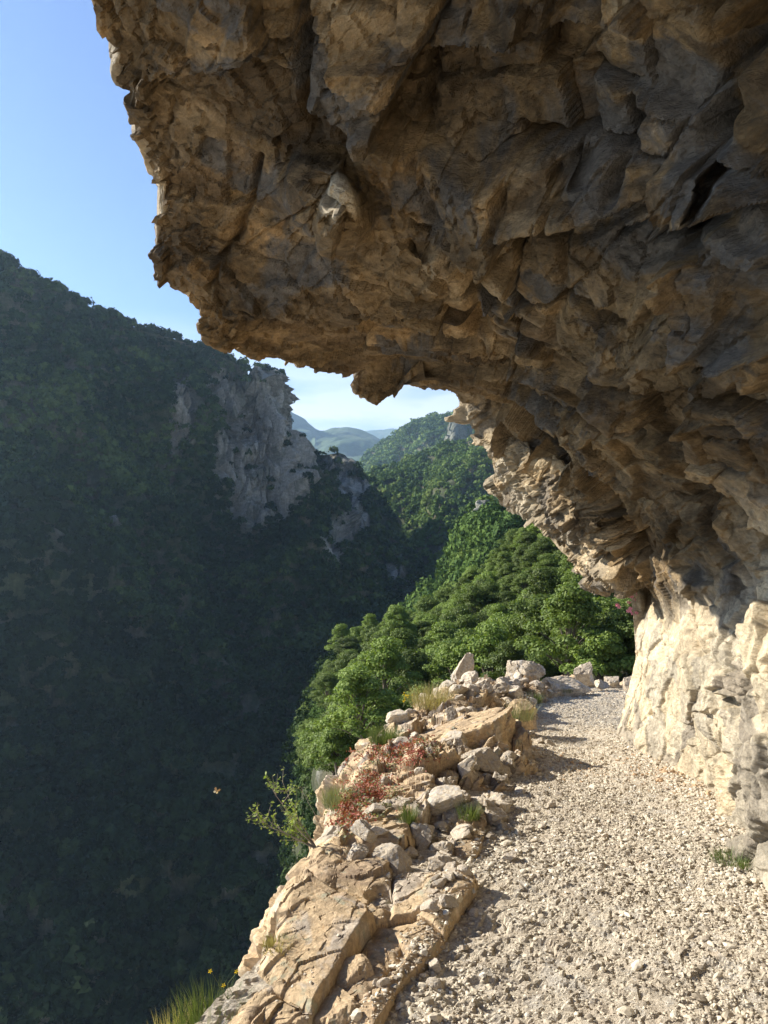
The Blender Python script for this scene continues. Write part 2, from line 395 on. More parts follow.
    pit = sstep(fbm(X * 7, 3, 171), .28, .42) * sstep(fbm(X * 1.6, 2, 173), 0, .3)
    D -= wall * .045 * pit
    rough = sstep(fbm(X * .9, 3, 61), -.25, .35)
    right = sstep(VV, 8.2, 6.6)
    D += .022 * wall * right * f2 + .016 * wall * right * f3 - wall * .02 * np.exp(-(e2 / .03) ** 2) * (.3 + right)
    D += (.036 * roof + .016 * wall) * f3 * (.1 + 1.1 * rough)
    D += (.012 * roof + .005 * wall) * f4 * (.2 + 1.1 * rough)
    D += .022 * fbm(X * 2.2, 5, 71) + .012 * fbm(X * 14, 4, 75)
    near = near * np.where((UU > 1) & (VV > 11.5), .25, 1.0)
    D *= near
    D0 = D.copy(); Dg = D.reshape(NU, nv)
    for _ in range(1):
        Dg[1:-1] = .25 * Dg[:-2] + .5 * Dg[1:-1] + .25 * Dg[2:]; Dg[:, 1:-1] = .25 * Dg[:, :-2] + .5 * Dg[:, 1:-1] + .25 * Dg[:, 2:]
    D = Dg.ravel() * wall + D0 * roof
    D += np.exp(-((UU - 1) / .04) ** 2) * sstep(VV, 9.2, 8.8) * (.035 * f2 + .03 * f3 + .02 * f4)
    D -= .30 * sstep(VV, 6.6, 7.9) * sstep(VV, 9.5, 8.9) * sstep(UU, .50, .80) * sstep(UU, 1.0, .93)
    D -= .12 * sstep(VV, 5.6, 6.2) * sstep(VV, 7.6, 6.9) * sstep(UU, .60, .85) * sstep(UU, 1.0, .94)
    band = sstep(VV, 9.0, 9.6) * sstep(VV, 12.2, 11.2) * sstep(UU, .62, .78) * (UU < 1.02)
    D += band * (.075 * f2 + .06 * f3 + .02 * f4) * np.where(UU > .97, .6, 1)
    PX = 384 + X[:, 0] / np.maximum(X[:, 1], .5) * FPX; PYY = HOR - (X[:, 2] - EYE[2]) / np.maximum(X[:, 1], .5) * FPX
    jx = 14 * fbm(X * 2.0, 4, 141); jy = 14 * fbm(X * 2.0, 4, 142)
    vis = (X[:, 1] > 1.5) & (UU < .97)
    for pts_, a_, l_ in LEDGES:
        q = np.array(pts_, float); ln = np.interp(PX, q[:, 0], q[:, 1]) + jy
        s_ = ln - PYY; fade = sstep(PX, q[0, 0] - 10, q[0, 0] + 60) * sstep(PX, q[-1, 0] + 60, q[-1, 0] - 20)
        D += vis * fade * a_ * np.where(s_ > 0, np.exp(-s_ / l_), -.35 * np.exp(s_ / 22)) * sstep(-s_, 60, 0)
    for pts_, a_, w_ in CRACKS:
        q = np.array(pts_, float); best = np.full(len(X), 1e9)
        for k in range(len(q) - 1):
            a0, b0 = q[k], q[k + 1]; ab = b0 - a0
            tt = np.clip(((PX + jx - a0[0]) * ab[0] + (PYY + jy - a0[1]) * ab[1]) / (ab @ ab), 0, 1)
            best = np.minimum(best, np.hypot(PX + jx - a0[0] - tt * ab[0], PYY + jy - a0[1] - tt * ab[1]))
        D += vis * a_ * np.exp(-(best / w_) ** 2)
    X = X + Nn * D[:, None]
    for (px, py, rx, ry, a) in HOLES:
        q = np.hypot((PX + .6 * jx - px) / rx, (PYY + .6 * jy - py) / ry)
        nn = X - np.array(EYE); nn /= np.linalg.norm(nn, axis=1, keepdims=True)
        X = X - nn * (vis * a * np.exp(-q ** 4))[:, None]
    for (px, py, d, r, a) in FEAT:
        c0 = U(px, py, d); q = np.linalg.norm((X - c0) * 1.0, axis=1) / r
        nn = (np.array(EYE) - c0); nn /= np.linalg.norm(nn)
        X = X + nn * (a * np.exp(-q ** 5))[:, None]
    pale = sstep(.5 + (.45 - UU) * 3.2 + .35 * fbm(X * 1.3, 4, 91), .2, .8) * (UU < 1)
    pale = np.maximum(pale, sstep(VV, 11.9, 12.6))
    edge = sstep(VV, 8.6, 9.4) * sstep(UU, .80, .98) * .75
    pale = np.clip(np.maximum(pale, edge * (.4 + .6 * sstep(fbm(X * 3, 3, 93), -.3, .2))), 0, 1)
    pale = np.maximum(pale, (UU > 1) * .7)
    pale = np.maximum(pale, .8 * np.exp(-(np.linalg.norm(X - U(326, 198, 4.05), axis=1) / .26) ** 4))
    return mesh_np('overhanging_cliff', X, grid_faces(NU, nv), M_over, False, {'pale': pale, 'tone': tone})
LEDGES = [([(420, 205), (500, 228), (560, 212), (620, 204), (700, 196), (790, 170)], .24, 60), ([(600, 372), (680, 350), (800, 340)], .14, 40), ([(230, 300), (330, 330), (420, 300)], .08, 40), ([(390, 60), (450, 40), (540, 22)], .14, 35), ([(480, 330), (560, 300), (640, 320)], .08, 30)]
CRACKS = [([(655, 600), (662, 680), (650, 745)], -.035, 3), ([(690, 590), (702, 690), (716, 800)], -.05, 4), ([(664, 640), (676, 700), (670, 765)], -.03, 2.5), ([(740, 640), (722, 720), (735, 820)], -.07, 6), ([(765, 700), (748, 790)], -.06, 5), ([(700, 640), (745, 690)], -.04, 3), ([(300, -40), (306, 60), (312, 130)], -.22, 7), ([(744, -40), (750, 60), (742, 125)], -.32, 13), ([(640, 330), (680, 270), (722, 215)], -.12, 7), ([(205, 300), (235, 230), (250, 160)], -.09, 4), ([(420, 60), (415, 150), (440, 200)], -.14, 8),
          ([(560, 210), (562, 300), (545, 360)], -.09, 6), ([(640, 90), (648, 170)], -.14, 6), ([(520, 130), (512, 200)], -.1, 5), ([(585, 140), (580, 200)], -.1, 4), ([(455, 230), (480, 290), (470, 380)], -.12, 7)]
HOLES = [(718, 205, 30, 20, -.9), (758, 150, 10, 40, -.3), (600, 150, 16, 10, -.15), (500, 300, 12, 9, -.14), (425, 235, 14, 10, -.2)]
FEAT = [(328, 200, 4.9, .32, .6), (345, 196, 4.2, .17, .24), (334, 222, 4.15, .07, .10)]
cliff = build_overhang()
tag(cliff, 'brown overhanging rock cliff arching over the gravel path', None, None, 'structure')

# ================================================================== path bed
def build_path():
    y = np.concatenate([np.linspace(-5, 1.8, 60, endpoint=False), 1.8 + (14 - 1.8) * (np.linspace(0, 1, 620)) ** 1.6, np.linspace(14.1, 30, 60)])
    s = np.linspace(0, 1, 260)
    Y, Sg = np.meshgrid(y, s, indexing='ij')
    X = (XL(Y) - .45) * (1 - Sg) + (XR(Y) + .5) * Sg
    Z = ZP(Y) + .05 * (2 * Sg - 1) ** 2
    P = np.stack([X, Y, Z], -1).reshape(-1, 3)
    q = P * np.array([1, 1, 0])
    f, e = facet(q * 26, 5, .7)
    f2, e2 = facet(q * 11, 8, .7)
    P[:, 2] += .035 * fbm(q * 1.1, 3, 3) + .012 * fbm(q * 5, 3, 4) + .005 * f + .005 * f2
    return mesh_np('path', P, grid_faces(len(y), len(s)), M_pathbed, False)
M_pathbed = rock_mat('path_gravel_bed', [(.40, .33, .245), (.48, .41, .31), (.54, .47, .36), (.58, .51, .40)], stain=(.36, .30, .22), stain_amt=.3, grey=(.42, .39, .34), grey_amt=.5, scale=6, bump=.8, dist=.01)
path = tag(build_path(), None, None, None, 'structure')

# ================================================================== rocky bank on the valley side
crest_px = [(120, 1230, 1.6), (180, 1100, 1.95), (220, 1024, 2.35), (240, 985, 2.6), (262, 940, 2.9), (290, 890, 3.2), (305, 862, 3.5), (322, 822, 4.2), (338, 795, 4.8), (350, 768, 5.4), (368, 742, 6.2), (395, 714, 7.4),
            (435, 698, 8.5), (455, 684, 9.6), (498, 682, 10.5), (530, 688, 11.2), (556, 694, 12.4), (590, 702, 14.)]
CR = np.array([U(*c) for c in crest_px]); 
CRy = np.r_[-6, 0, CR[:, 1], 18, 24, 40]; CRx = np.r_[-1.9, -1.35, CR[:, 0], 6.0, 10.4, 22]; CRz = np.r_[.1, .1, CR[:, 2], -2.0, -3.3, -5.6]
def build_bank():
    y = np.concatenate([np.linspace(-5, 1.5, 50, endpoint=False), 1.5 + (14 - 1.5) * np.linspace(0, 1, 700) ** 1.45, np.linspace(14.1, 38, 80)])
    xl, zp = XL(y), ZP(y)
    cx, cy, cz = np.interp(y, CRy, CRx), y, np.interp(y, CRy, CRz)
    P3 = lambda a, b: np.stack([a, y, b], -1)
    k = np.minimum(1, y / 3 + 2)
    sl = sstep(y, 4.7, 4.1)
    rows = [P3(xl + .35, zp - .22), P3(xl + .06, zp - .02), P3((xl * .72 + cx * .28) * (1 - sl) + (xl + .0) * sl, (zp * .6 + cz * .4 + .16) * (1 - sl) + (zp + .04) * sl),
            P3((xl * .35 + cx * .65) * (1 - sl) + (xl * .5 + cx * .5) * sl, (zp * .25 + cz * .75 + .13) * (1 - sl) + (zp * .5 + cz * .5 - .03) * sl), P3(cx + .04, cz), P3(cx - .22, cz - .42), P3(cx - .9, cz - 2.0), P3(cx - 5, cz - 9.5), P3(cx - 26, cz - 36)]
    K = np.stack(rows, 0)
    t = np.concatenate([np.linspace(0, 5 / 8, 420, endpoint=False), np.linspace(5 / 8, 6 / 8, 90, endpoint=False), np.linspace(6 / 8, 1, 110)])
    P = catmull(K, t); N = grid_normals(P)
    if N[200, 300, 2] < 0: N = -N
    X = P.reshape(-1, 3); n = N.reshape(-1, 3); T = np.repeat(t, len(y)); YY = np.tile(y, len(t))
    Xw = X + .06 * np.stack([fbm(X * 3, 3, 11), fbm(X * 3, 3, 12), fbm(X * 3, 3, 13)], -1)
    Q = Xw @ rotm(20, 35, -25).T
    f0, e0 = facet(Q * np.array([1.1, .8, 1.8]) + 2.2, 120, .9)
    f1, e1 = facet(Q * np.array([3.2, 2.4, 5.]) , 121, .9)
    f2, e2 = facet(Q * np.array([8, 7, 12.]) , 131, .9)
    f3, e3 = facet(Q * np.array([24, 20, 34.]), 141, .9)
    inner = sstep(T, .0, .10)
    keep = 1 - .75 * np.exp(-((T - .5) / .04) ** 2)
    rub = sstep(YY, 4.2, 5.2)
    D = (.07 * f0 - .035 * np.exp(-(e0 / .03) ** 2) + (.02 + .03 * rub) * f1 - .012 * np.exp(-(e1 / .06) ** 2) + (.008 + .016 * rub) * f2 + .004 * f3 + .012 * fbm(X * 3, 5, 151)) * inner * keep
    axb = Xw @ np.array([.72, .22, .66])
    for fq, am, jj in ((3.1, .035, f0), (8.5, .010, f1), (23., .003, f2)):
        ph = axb * fq + .35 * jj; fr_ = ph - np.floor(ph); D += am * (fr_ - sstep(fr_, .9, 1.0) - .4) * inner * keep * sstep(fbm(X * fq * .3, 2, int(fq)), -.3, .2)
    D *= 1 + 3 * sstep(T, .75, .9)
    D *= 1 - .55 * sstep(YY, 4.6, 4.0) * sstep(T, .62, .5)
    return mesh_np('rocky_bank', X + n * D[:, None], grid_faces(len(t), len(y)), M_bank, False)
bank = tag(build_bank(), 'sunlit ochre bedrock bank dropping from the path to the gorge', None, None, 'structure')

# ================================================================== rocks
_ico = {}
def ico(sub):
    if sub not in _ico:
        bm = bmesh.new(); bmesh.ops.create_icosphere(bm, subdivisions=sub, radius=1)
        _ico[sub] = (np.array([v.co[:] for v in bm.verts]), np.array([[v.index for v in f.verts] for f in bm.faces])); bm.free()
    return _ico[sub]
def rock_shape(seed, dims, sub=5, planes=13, soft=.0, detail=.05, boxy=False):
    r = np.random.default_rng(seed); V, F = ico(sub); V = V.copy()
    n = r.normal(size=(planes, 3)); n /= np.linalg.norm(n, axis=1, keepdims=True); h = r.uniform(.5, 1.0, planes)
    if boxy:
        n = np.r_[np.eye(3), -np.eye(3), n[:4]] + r.normal(0, .16, (10, 3)); n /= np.linalg.norm(n, axis=1, keepdims=True); h = np.r_[r.uniform(.72, .9, 6), r.uniform(.85, 1.0, 4)]
    n = np.r_[n, [[0, 0, -1]]]; h = np.r_[h, .6]
    dot = V @ n.T; rad = np.where(dot > .05, h / np.maximum(dot, .05), 9)
    rr = np.minimum(rad.min(1), 1.25)
    P = V * rr[:, None]
    if sub >= 4:
        f1, e1 = facet(P * 2.2 + seed, seed, .8); f2, _ = facet(P * 6 + seed, seed + 5, .9)
        P = P * (1 + detail * 1.6 * f1 - .02 * np.exp(-(e1 / .06) ** 2) + detail * .45 * f2 + detail * (.25 if boxy else .45) * fbm(P * 5, 4, seed))[:, None]
    return P * np.array(dims), F
def rock_obj(name, seed, loc, dims, rot, mat, sub=5, detail=.05, planes=10):
    V, F = rock_shape(seed, dims, sub, planes, 0, detail, name == 'rock_block')
    o = mesh_np(name, V, F, mat); o.location = loc; o.rotation_euler = [R(a) for a in rot]; return o

BOULDERS = [  # px, py of centre, distance, half sizes, rotation, material, seed, name, label
    (585, 676, 11.6, (.17, .12, .23), (10, -12, 20), M_stone, 3, 'boulder', 'tall pale grey pointed boulder standing where the path bends', 'boulder'),
    (612, 681, 12.2, (.13, .12, .10), (0, 0, 40), M_stone, 4, 'boulder', 'low rounded grey boulder just right of the tall pointed one', 'boulder'),
    (600, 684, 11.8, (.10, .09, .08), (0, 0, 10), M_stone, 14, 'boulder', 'small grey boulder at the foot of the tall pointed one', 'boulder'),
    (560, 688, 11.0, (.36, .20, .14), (0, 8, 15), M_stone, 5, 'boulder', 'long low tan boulder left of the pointed one at the bend', 'boulder'),
    (519, 674, 11.0, (.30, .22, .20), (0, -18, -10), M_stone, 6, 'boulder', 'grey sloping boulder at the skyline of the bank, in front of the wood', 'boulder'),
    (460, 672, 10.2, (.13, .12, .24), (0, 24, 10), M_stone, 7, 'boulder', 'narrow leaning grey boulder at the far top of the bank', 'boulder'),
    (472, 690, 9.6, (.07, .06, .15), (5, -4, 0), M_stone, 8, 'boulder', 'small upright pale stone standing among the rubble on the bank', 'boulder'),
    (631, 686, 11.8, (.12, .10, .20), (0, 5, 0), M_stone, 9, 'boulder', 'brown grey rock close against the cliff corner', 'boulder'),
    (470, 748, 6.35, (.46, .34, .30), (0, -10, 24), M_bank, 10, 'rock_block', 'big ochre block with a flat face rising at the path edge', 'rock'),
    (515, 750, 6.4, (.10, .24, .27), (0, 4, 8), M_bank, 11, 'rock_block', 'dark sided upright slab leaning on the big ochre block', 'rock'),
    (522, 716, 7.5, (.12, .15, .15), (4, 4, 30), M_bank, 12, 'rock_block', 'squarish tan block behind the big ochre block by the path', 'rock'),
    (350, 975, 2.72, (.08, .09, .06), (10, -12, 20), M_bank, 19, 'rock_block', 'broken brown block in the hollow of the foreground slab', 'rock'),
    (300, 985, 2.75, (.09, .08, .07), (0, -20, 50), M_bank, 23, 'rock_block', 'small rusty block left of the smooth brown angular rock', 'rock'),
    (440, 828, 4.7, (.14, .12, .17), (0, -14, 10), M_bank, 15, 'rock_block', 'broad pale slab standing in the rubble above the foreground slab', 'rock'),
    (476, 838, 4.45, (.09, .07, .06), (0, -10, 10), M_bank, 25, 'rock_block', 'tan block with a shaded side in the rubble by the gravel', 'rock'),
    (455, 880, 3.75, (.07, .06, .06), (0, 10, 40), M_bank, 26, 'rock_block', 'tan block lying on the inner end of the large foreground slab', 'rock'),
    (492, 930, 3.42, (.045, .04, .075), (6, -8, 20), M_stone, 17, 'stone', 'small upright orange stone beside the undercut foreground slab', 'stone'),
    (520, 937, 3.36, (.075, .06, .045), (0, 0, 10), M_stone, 18, 'stone', 'flat tan stone on the gravel right of the small upright one', 'stone'),
    (511, 912, 3.6, (.05, .05, .035), (0, 0, 50), M_stone, 20, 'stone', 'pale grey stone lying alone on the gravel near the foreground slab', 'stone'),
    (677, 797, 5.3, (.045, .04, .035), (0, 0, 50), M_stone, 21, 'stone', 'single brown stone on the path near the foot of the cliff', 'stone'),
    (330, 1012, 2.55, (.10, .11, .08), (0, -14, 30), M_bank, 22, 'rock_block', 'smooth brown angular rock at the bottom edge of the bank', 'rock'),
]
for (px, py, d, dims, rot, mat, sd, nm, lab, cat) in BOULDERS:
    tag(rock_obj(nm, sd, U(px, py, d), dims, rot, mat, 6 if max(dims) > .25 else 5, .02 if nm == 'rock_block' else .035), lab, cat, 'single rocks along the path')

def slab(seed, corners, thick, label):
    A, B, Cc, Dd = [U(*c) for c in corners]; n = 230
    a, b = np.meshgrid(np.linspace(0, 1, n), np.linspace(0, 1, n), indexing='ij')
    e = np.minimum.reduce([a, 1 - a, b, 1 - b])
    P = ((1 - a)[..., None] * (1 - b)[..., None] * A + a[..., None] * (1 - b)[..., None] * B + a[..., None] * b[..., None] * Cc + (1 - a)[..., None] * b[..., None] * Dd)
    X = P.reshape(-1, 3); ctr = X.mean(0)
    nrm = np.cross(B - A, Dd - A); nrm /= np.linalg.norm(nrm); nrm *= np.sign(nrm[2])
    q = X @ rotm(15, 20, 30).T
    f0, e0 = facet(q * np.array([2.2, 1.5, 3]) + seed, seed, .9); f1, e1 = facet(q * np.array([6, 4.5, 9]) + seed, seed + 5, .9); f2, _ = facet(q * np.array([19, 16, 26]), seed + 9, .9)
    ee = e.ravel()
    # broken outline, then the sides turning down
    jit = .10 * fbm(X * 3.2, 4, seed) + .03 * f1
    side = sstep(ee, .055, .0); rad = X - ctr; rad[:, 2] = 0
    X = X + rad * (jit * sstep(ee, .4, .02))[:, None]
    D = .035 * f0 + .010 * f1 + .003 * f2 + .03 * fbm(X * 1.8, 3, seed + 2) + .006 * fbm(X * 14, 4, seed + 3) - .02 * np.exp(-(e0 / .022) ** 2)
    D -= .035 * sstep(fbm(X * np.array([5, 2.5, 5]), 3, seed + 7), .30, .45)
    st = (X @ np.array([.62, -.5, .6])) * 9 + .3 * f0; st = st - np.floor(st); D += .012 * (st - sstep(st, .9, 1)) * sstep(fbm(X * 1.5, 2, seed + 8), -.2, .2)
    X = X + nrm * (D - .02 * sstep(ee, .12, .05))[:, None] - np.array([0, 0, 1.]) * (side * thick)[:, None] + rad * (side * .04 * f1)[:, None]
    o = mesh_np('flat_rock', X, grid_faces(n, n), M_bank); tag(o, label, 'rock', 'single rocks along the path'); return o
slab(401, [(214, 1044, 2.36), (372, 1022, 2.33), (482, 862, 3.5), (314, 832, 3.8)], .30, 'large smooth ochre slab with an undercut edge sloping to the gorge in the foreground')
slab(402, [(316, 842, 3.85), (408, 844, 3.75), (448, 782, 4.75), (352, 772, 5.1)], .25, 'tilted pale slab behind the large foreground slab, below the red plants')
slab(403, [(372, 790, 5.0), (430, 800, 4.75), (468, 742, 6.1), (402, 730, 6.5)], .22, 'narrow sloping slab left of the big ochre block')
dg = bpy.context.evaluated_depsgraph_get()
from mathutils.bvhtree import BVHTree
def bvh(o):
    return BVHTree.FromObject(o, bpy.context.evaluated_depsgraph_get())
bpy.context.view_layer.update()
BV_slab = [bvh(o) for o in C.objects if o.name.startswith('flat_rock')]; BV_bank = bvh(bank); BV_path = bvh(path); BV_cliff = bvh(cliff)
def drop(x, y, z=6, trees=(None,)):
    best = None
    for t in (BV_bank, BV_path, *BV_slab):
        h = t.ray_cast(Vector((x, y, z)), Vector((0, 0, -1)))
        if h[0] is not None and (best is None or h[0].z > best[0].z): best = h
    return best

protos = []
for k in range(10):
    V, F = rock_shape(200 + k, (1, rng.uniform(.55, .9), rng.uniform(.4, .75)), 4, 9, 0, .03, k % 3 == 0); protos.append((V, F))
pmesh = []
def stone_things():
    zones = [('loose stones heaped in the rubble along the path edge', 'angular tan stone in the rubble heap between bank and path', 150),
             ('stones scattered along the edge of the gravel', 'small pale stone scattered on the gravel by the path edge', 70),
             ('stones piled on the far end of the bank', 'angular grey stone piled on the far top of the bank', 70)]
    r = np.random.default_rng(5); n = 0
    for zi, (grp, lab, cnt) in enumerate(zones):
        for i in range(cnt):
            if zi == 0:
                y = r.uniform(3.6, 8.6); x = XL(y) - abs(r.normal(0, .28)) + .02; s = r.lognormal(-3.0, .42)
                if y > 5.2 and r.random() < .4: x = XL(y) - r.uniform(.2, 1.0)
            elif zi == 1:
                y = r.uniform(2.6, 7.5); x = XL(y) + abs(r.normal(0, .22)) ; s = r.lognormal(-3.55, .3)
            else:
                y = r.uniform(8.0, 12.0); cx = np.interp(y, CRy, CRx); x = r.uniform(cx - .1, XL(y) + .05); s = r.lognormal(-2.65, .35)
            s = min(s, .125)
            h = drop(x, y)
            if h is None: continue
            V, F = protos[n % 10]
            if len(pmesh) < 10:
                o = mesh_np('stone', V, F, M_stone); pmesh.append(o.data)
            else:
                o = bpy.data.objects.new('stone', pmesh[n % 10]); C.objects.link(o)
            o.location = h[0] + Vector((0, 0, s * .25)); o.scale = (s, s, s)
            o.rotation_euler = (r.uniform(-.6, .6), r.uniform(-.6, .6), r.uniform(0, 6.3))
            tag(o, lab, 'stone', grp); n += 1
stone_things()

# gravel: far too many to count, one object
def build_gravel():
    r = np.random.default_rng(9)
    V0, F0 = ico(1)                                      # 12 verts -> angular chips
    V0 = V0.astype(np.float32)
    tm = []
    for k in range(24):
        n = r.normal(size=(7, 3)); n /= np.linalg.norm(n, axis=1, keepdims=True); h = r.uniform(.4, 1, 7)
        d = V0 @ n.T; rad = np.where(d > .05, h / np.maximum(d, .05), 9).min(1)
        tm.append(V0 * np.minimum(rad, 1.2)[:, None])
    V0b, F0b = ico(2); tmb = []
    for k in range(24):
        n = r.normal(size=(9, 3)); n /= np.linalg.norm(n, axis=1, keepdims=True); h = r.uniform(.42, 1, 9)
        d = V0b @ n.T; rad = np.where(d > .05, h / np.maximum(d, .05), 9).min(1)
        tmb.append(V0b * np.minimum(rad, 1.2)[:, None])
    Vs, Fs, Tn, off = [], [], [], 0
    N = 125000
    y = 1.7 + 11.5 * r.random(N) ** 1.9
    s0 = r.random(N)
    lo = XL(y) - .25; hi = XR(y) + .05
    x = lo + (hi - lo) * s0
    edge = np.minimum(np.abs(x - XL(y)), np.abs(XR(y) - x))
    q = np.stack([x, y, 0 * x], -1)
    patch = fbm(q * .8, 3, 55)
    size = np.exp(r.normal(-5.22, .50, N)) * (1 + .25 * patch) * np.where(edge < .25, 1.15, 1.0)
    size = np.clip(size, .003, .034)
    bare = sstep(fbm(q * np.array([1.6, .7, 1]), 4, 57), .02, .35)
    for i in range(N):
        if r.random() < .72 * bare[i] and size[i] > .0045: continue
        h = drop(float(x[i]), float(y[i]), 3)
        if h is None: continue
        if x[i] < XL(y[i]) + .02 and r.random() > (.03 if y[i] < 3.4 else .14): continue
        big = y[i] < 4.6 and size[i] > .009
        T = (tmb if big else tm)[i % 24]; Ft = F0b if big else F0
        s = size[i]; a = r.uniform(0, 6.283); ca, sa = math.cos(a), math.sin(a)
        fl = r.uniform(.28, .65); el = r.uniform(.45, 1.0)
        v = T * np.array([s, s * el, s * fl]); tlt = r.uniform(-.45, .45); ct, st = math.cos(tlt), math.sin(tlt)
        v = np.stack([v[:, 0] * ct - v[:, 2] * st, v[:, 1], v[:, 0] * st + v[:, 2] * ct], -1)
        v = np.stack([v[:, 0] * ca - v[:, 1] * sa, v[:, 0] * sa + v[:, 1] * ca, v[:, 2]], -1) + np.array([x[i], y[i], h[0].z + s * fl * .3])
        Vs.append(v); Fs.append(Ft + off); off += len(v); Tn.append(np.full(len(v), min(1, max(0, r.random() + .35 * float(patch[i])))))
    return np.concatenate(Vs), np.concatenate(Fs), np.concatenate(Tn)
def gravel_mat():
    m, nt, b = new_mat('gravel', .95, .15)
    a = node(nt, 'ShaderNodeAttribute', attribute_name='tint').outputs['Fac']
    c = ramp(nt, a, [(0, (.24, .20, .15)), (.2, (.38, .32, .235)), (.5, (.52, .45, .335)), (.75, (.59, .52, .40)), (.93, (.63, .58, .48)), (1, (.40, .27, .16))])
    t = node(nt, 'ShaderNodeTexCoord').outputs['Object']
    c = mixc(nt, 1.0, c, rng_n(nt, noise_n(nt, t, 90, 4), .3, .7, .8, 1.18), 'MULTIPLY')
    nt.links.new(c, b.inputs['Base Color']); return m
gv = build_gravel()
tag(mesh_np('gravel', gv[0], gv[1], gravel_mat(), False, {'tint': gv[2]}), 'pale crushed gravel covering the path', None, None, 'stuff')

# ================================================================== hills
def hill(name, rows, nu, nv, amp, scale, seed, palefn=None, back=(0, 120, -160), facet_amp=0, facet_scale=.03, label=None, mat=None, cliff=None):
    """rows: from the ridge down, each a list of (px,py,distance)"""
    K = []
    for r in rows:
        p = np.array([U(*q) for q in r]); K.append(catmull(p, np.linspace(0, 1, nv)))
    K = np.stack(K, 0)
    P = catmull(K, np.linspace(0, 1, nu))
    nb = 24
    bk = P[0][None] + np.linspace(1, 0, nb)[:, None, None] ** 1.2 * np.array(back)
    P = np.concatenate([bk[:-1], P], 0)
    N = grid_normals(P)
    mid = P[nb + nu // 2, nv // 2]
    if (N[nb + nu // 2, nv // 2] * (np.array(EYE) - mid)).sum() < 0: N = -N
    X = P.reshape(-1, 3); n = N.reshape(-1, 3)
    t = np.repeat(np.r_[np.zeros(nb - 1), np.linspace(0, 1, nu)], nv)
    D = amp * fbm(X * np.array([1, 1, .45]) * scale, 5, seed) * (.25 + .75 * sstep(t, 0, .15))
    rg = 1 - np.abs(fbm(X * np.array([1, 1, .35]) * scale * .55 + 5, 3, seed + 50)) * 2.2
    D += amp * .8 * (rg - .4) * (1 - .8 * sstep(t, .5, .75)) * (.05 + .95 * sstep(t, .04, .25))
    pale = np.zeros(len(X))
    if palefn is not None:
        px = 384 + X[:, 0] / X[:, 1] * FPX; py = HOR - (X[:, 2] - EYE[2]) / X[:, 1] * FPX
        pale = palefn(px, py, X)
    if facet_amp:
        f, e = facet(X * np.array([1, 1, .17]) * facet_scale, seed + 9, .8)
        f2, e2 = facet(X * np.array([1, 1, .22]) * facet_scale * 3.1, seed + 19, .8)
        D += (facet_amp * f + facet_amp * .35 * f2 - facet_amp * .5 * np.exp(-(e / .08) ** 2)) * (.15 + .85 * np.clip(pale, 0, 1))
    if facet_amp:
        cv = 1 - np.abs(vnoise(X * np.array([.11, .11, .012]) * (facet_scale / .07), seed + 60)) * 5
        cv2 = 1 - np.abs(vnoise(X * np.array([.3, .3, .03]) * (facet_scale / .07), seed + 61)) * 5
        D -= np.clip(pale, 0, 1) * (facet_amp * .9 * np.clip(cv, 0, 1) + facet_amp * .35 * np.clip(cv2, 0, 1))
    X2 = X + n * D[:, None]
    o = mesh_np(name, X2, grid_faces(len(P), nv), mat or M_hillrock, False, {'pale': pale})
    tag(o, label, None, None, 'structure')
    G = X2.reshape(len(P), nv, 3)
    return o, G, pale.reshape(len(P), nv), nb

def scatter(G, pale, nb, n, r, vis=True, prob=None):
    """points over the hill's visible face, evenly by area"""
    A = G[nb - 4:-1, :-1]; B = G[nb - 3:, :-1]; D = G[nb - 4:-1, 1:]; pl = pale[nb - 4:-1, :-1]
    cr = np.cross(B - A, D - A); ar = np.linalg.norm(cr, axis=-1); 
    w = ar * (1 - .975 * np.clip(pl, 0, 1))
    nrm = cr / (ar[..., None] + 1e-9)
    if vis:
        px = 384 + A[..., 0] / A[..., 1] * FPX; py = HOR - (A[..., 2] - EYE[2]) / A[..., 1] * FPX
        w = w * ((px > -90) & (px < 760) & (py < 1120) & (py > -50))
    p = (w / w.sum()).ravel(); idx = r.choice(len(p), n, p=p)
    i, j = np.unravel_index(idx, w.shape); a, b = r.random(n)[:, None], r.random(n)[:, None]
    return A[i, j] + (B[i, j] - A[i, j]) * a + (D[i, j] - A[i, j]) * b

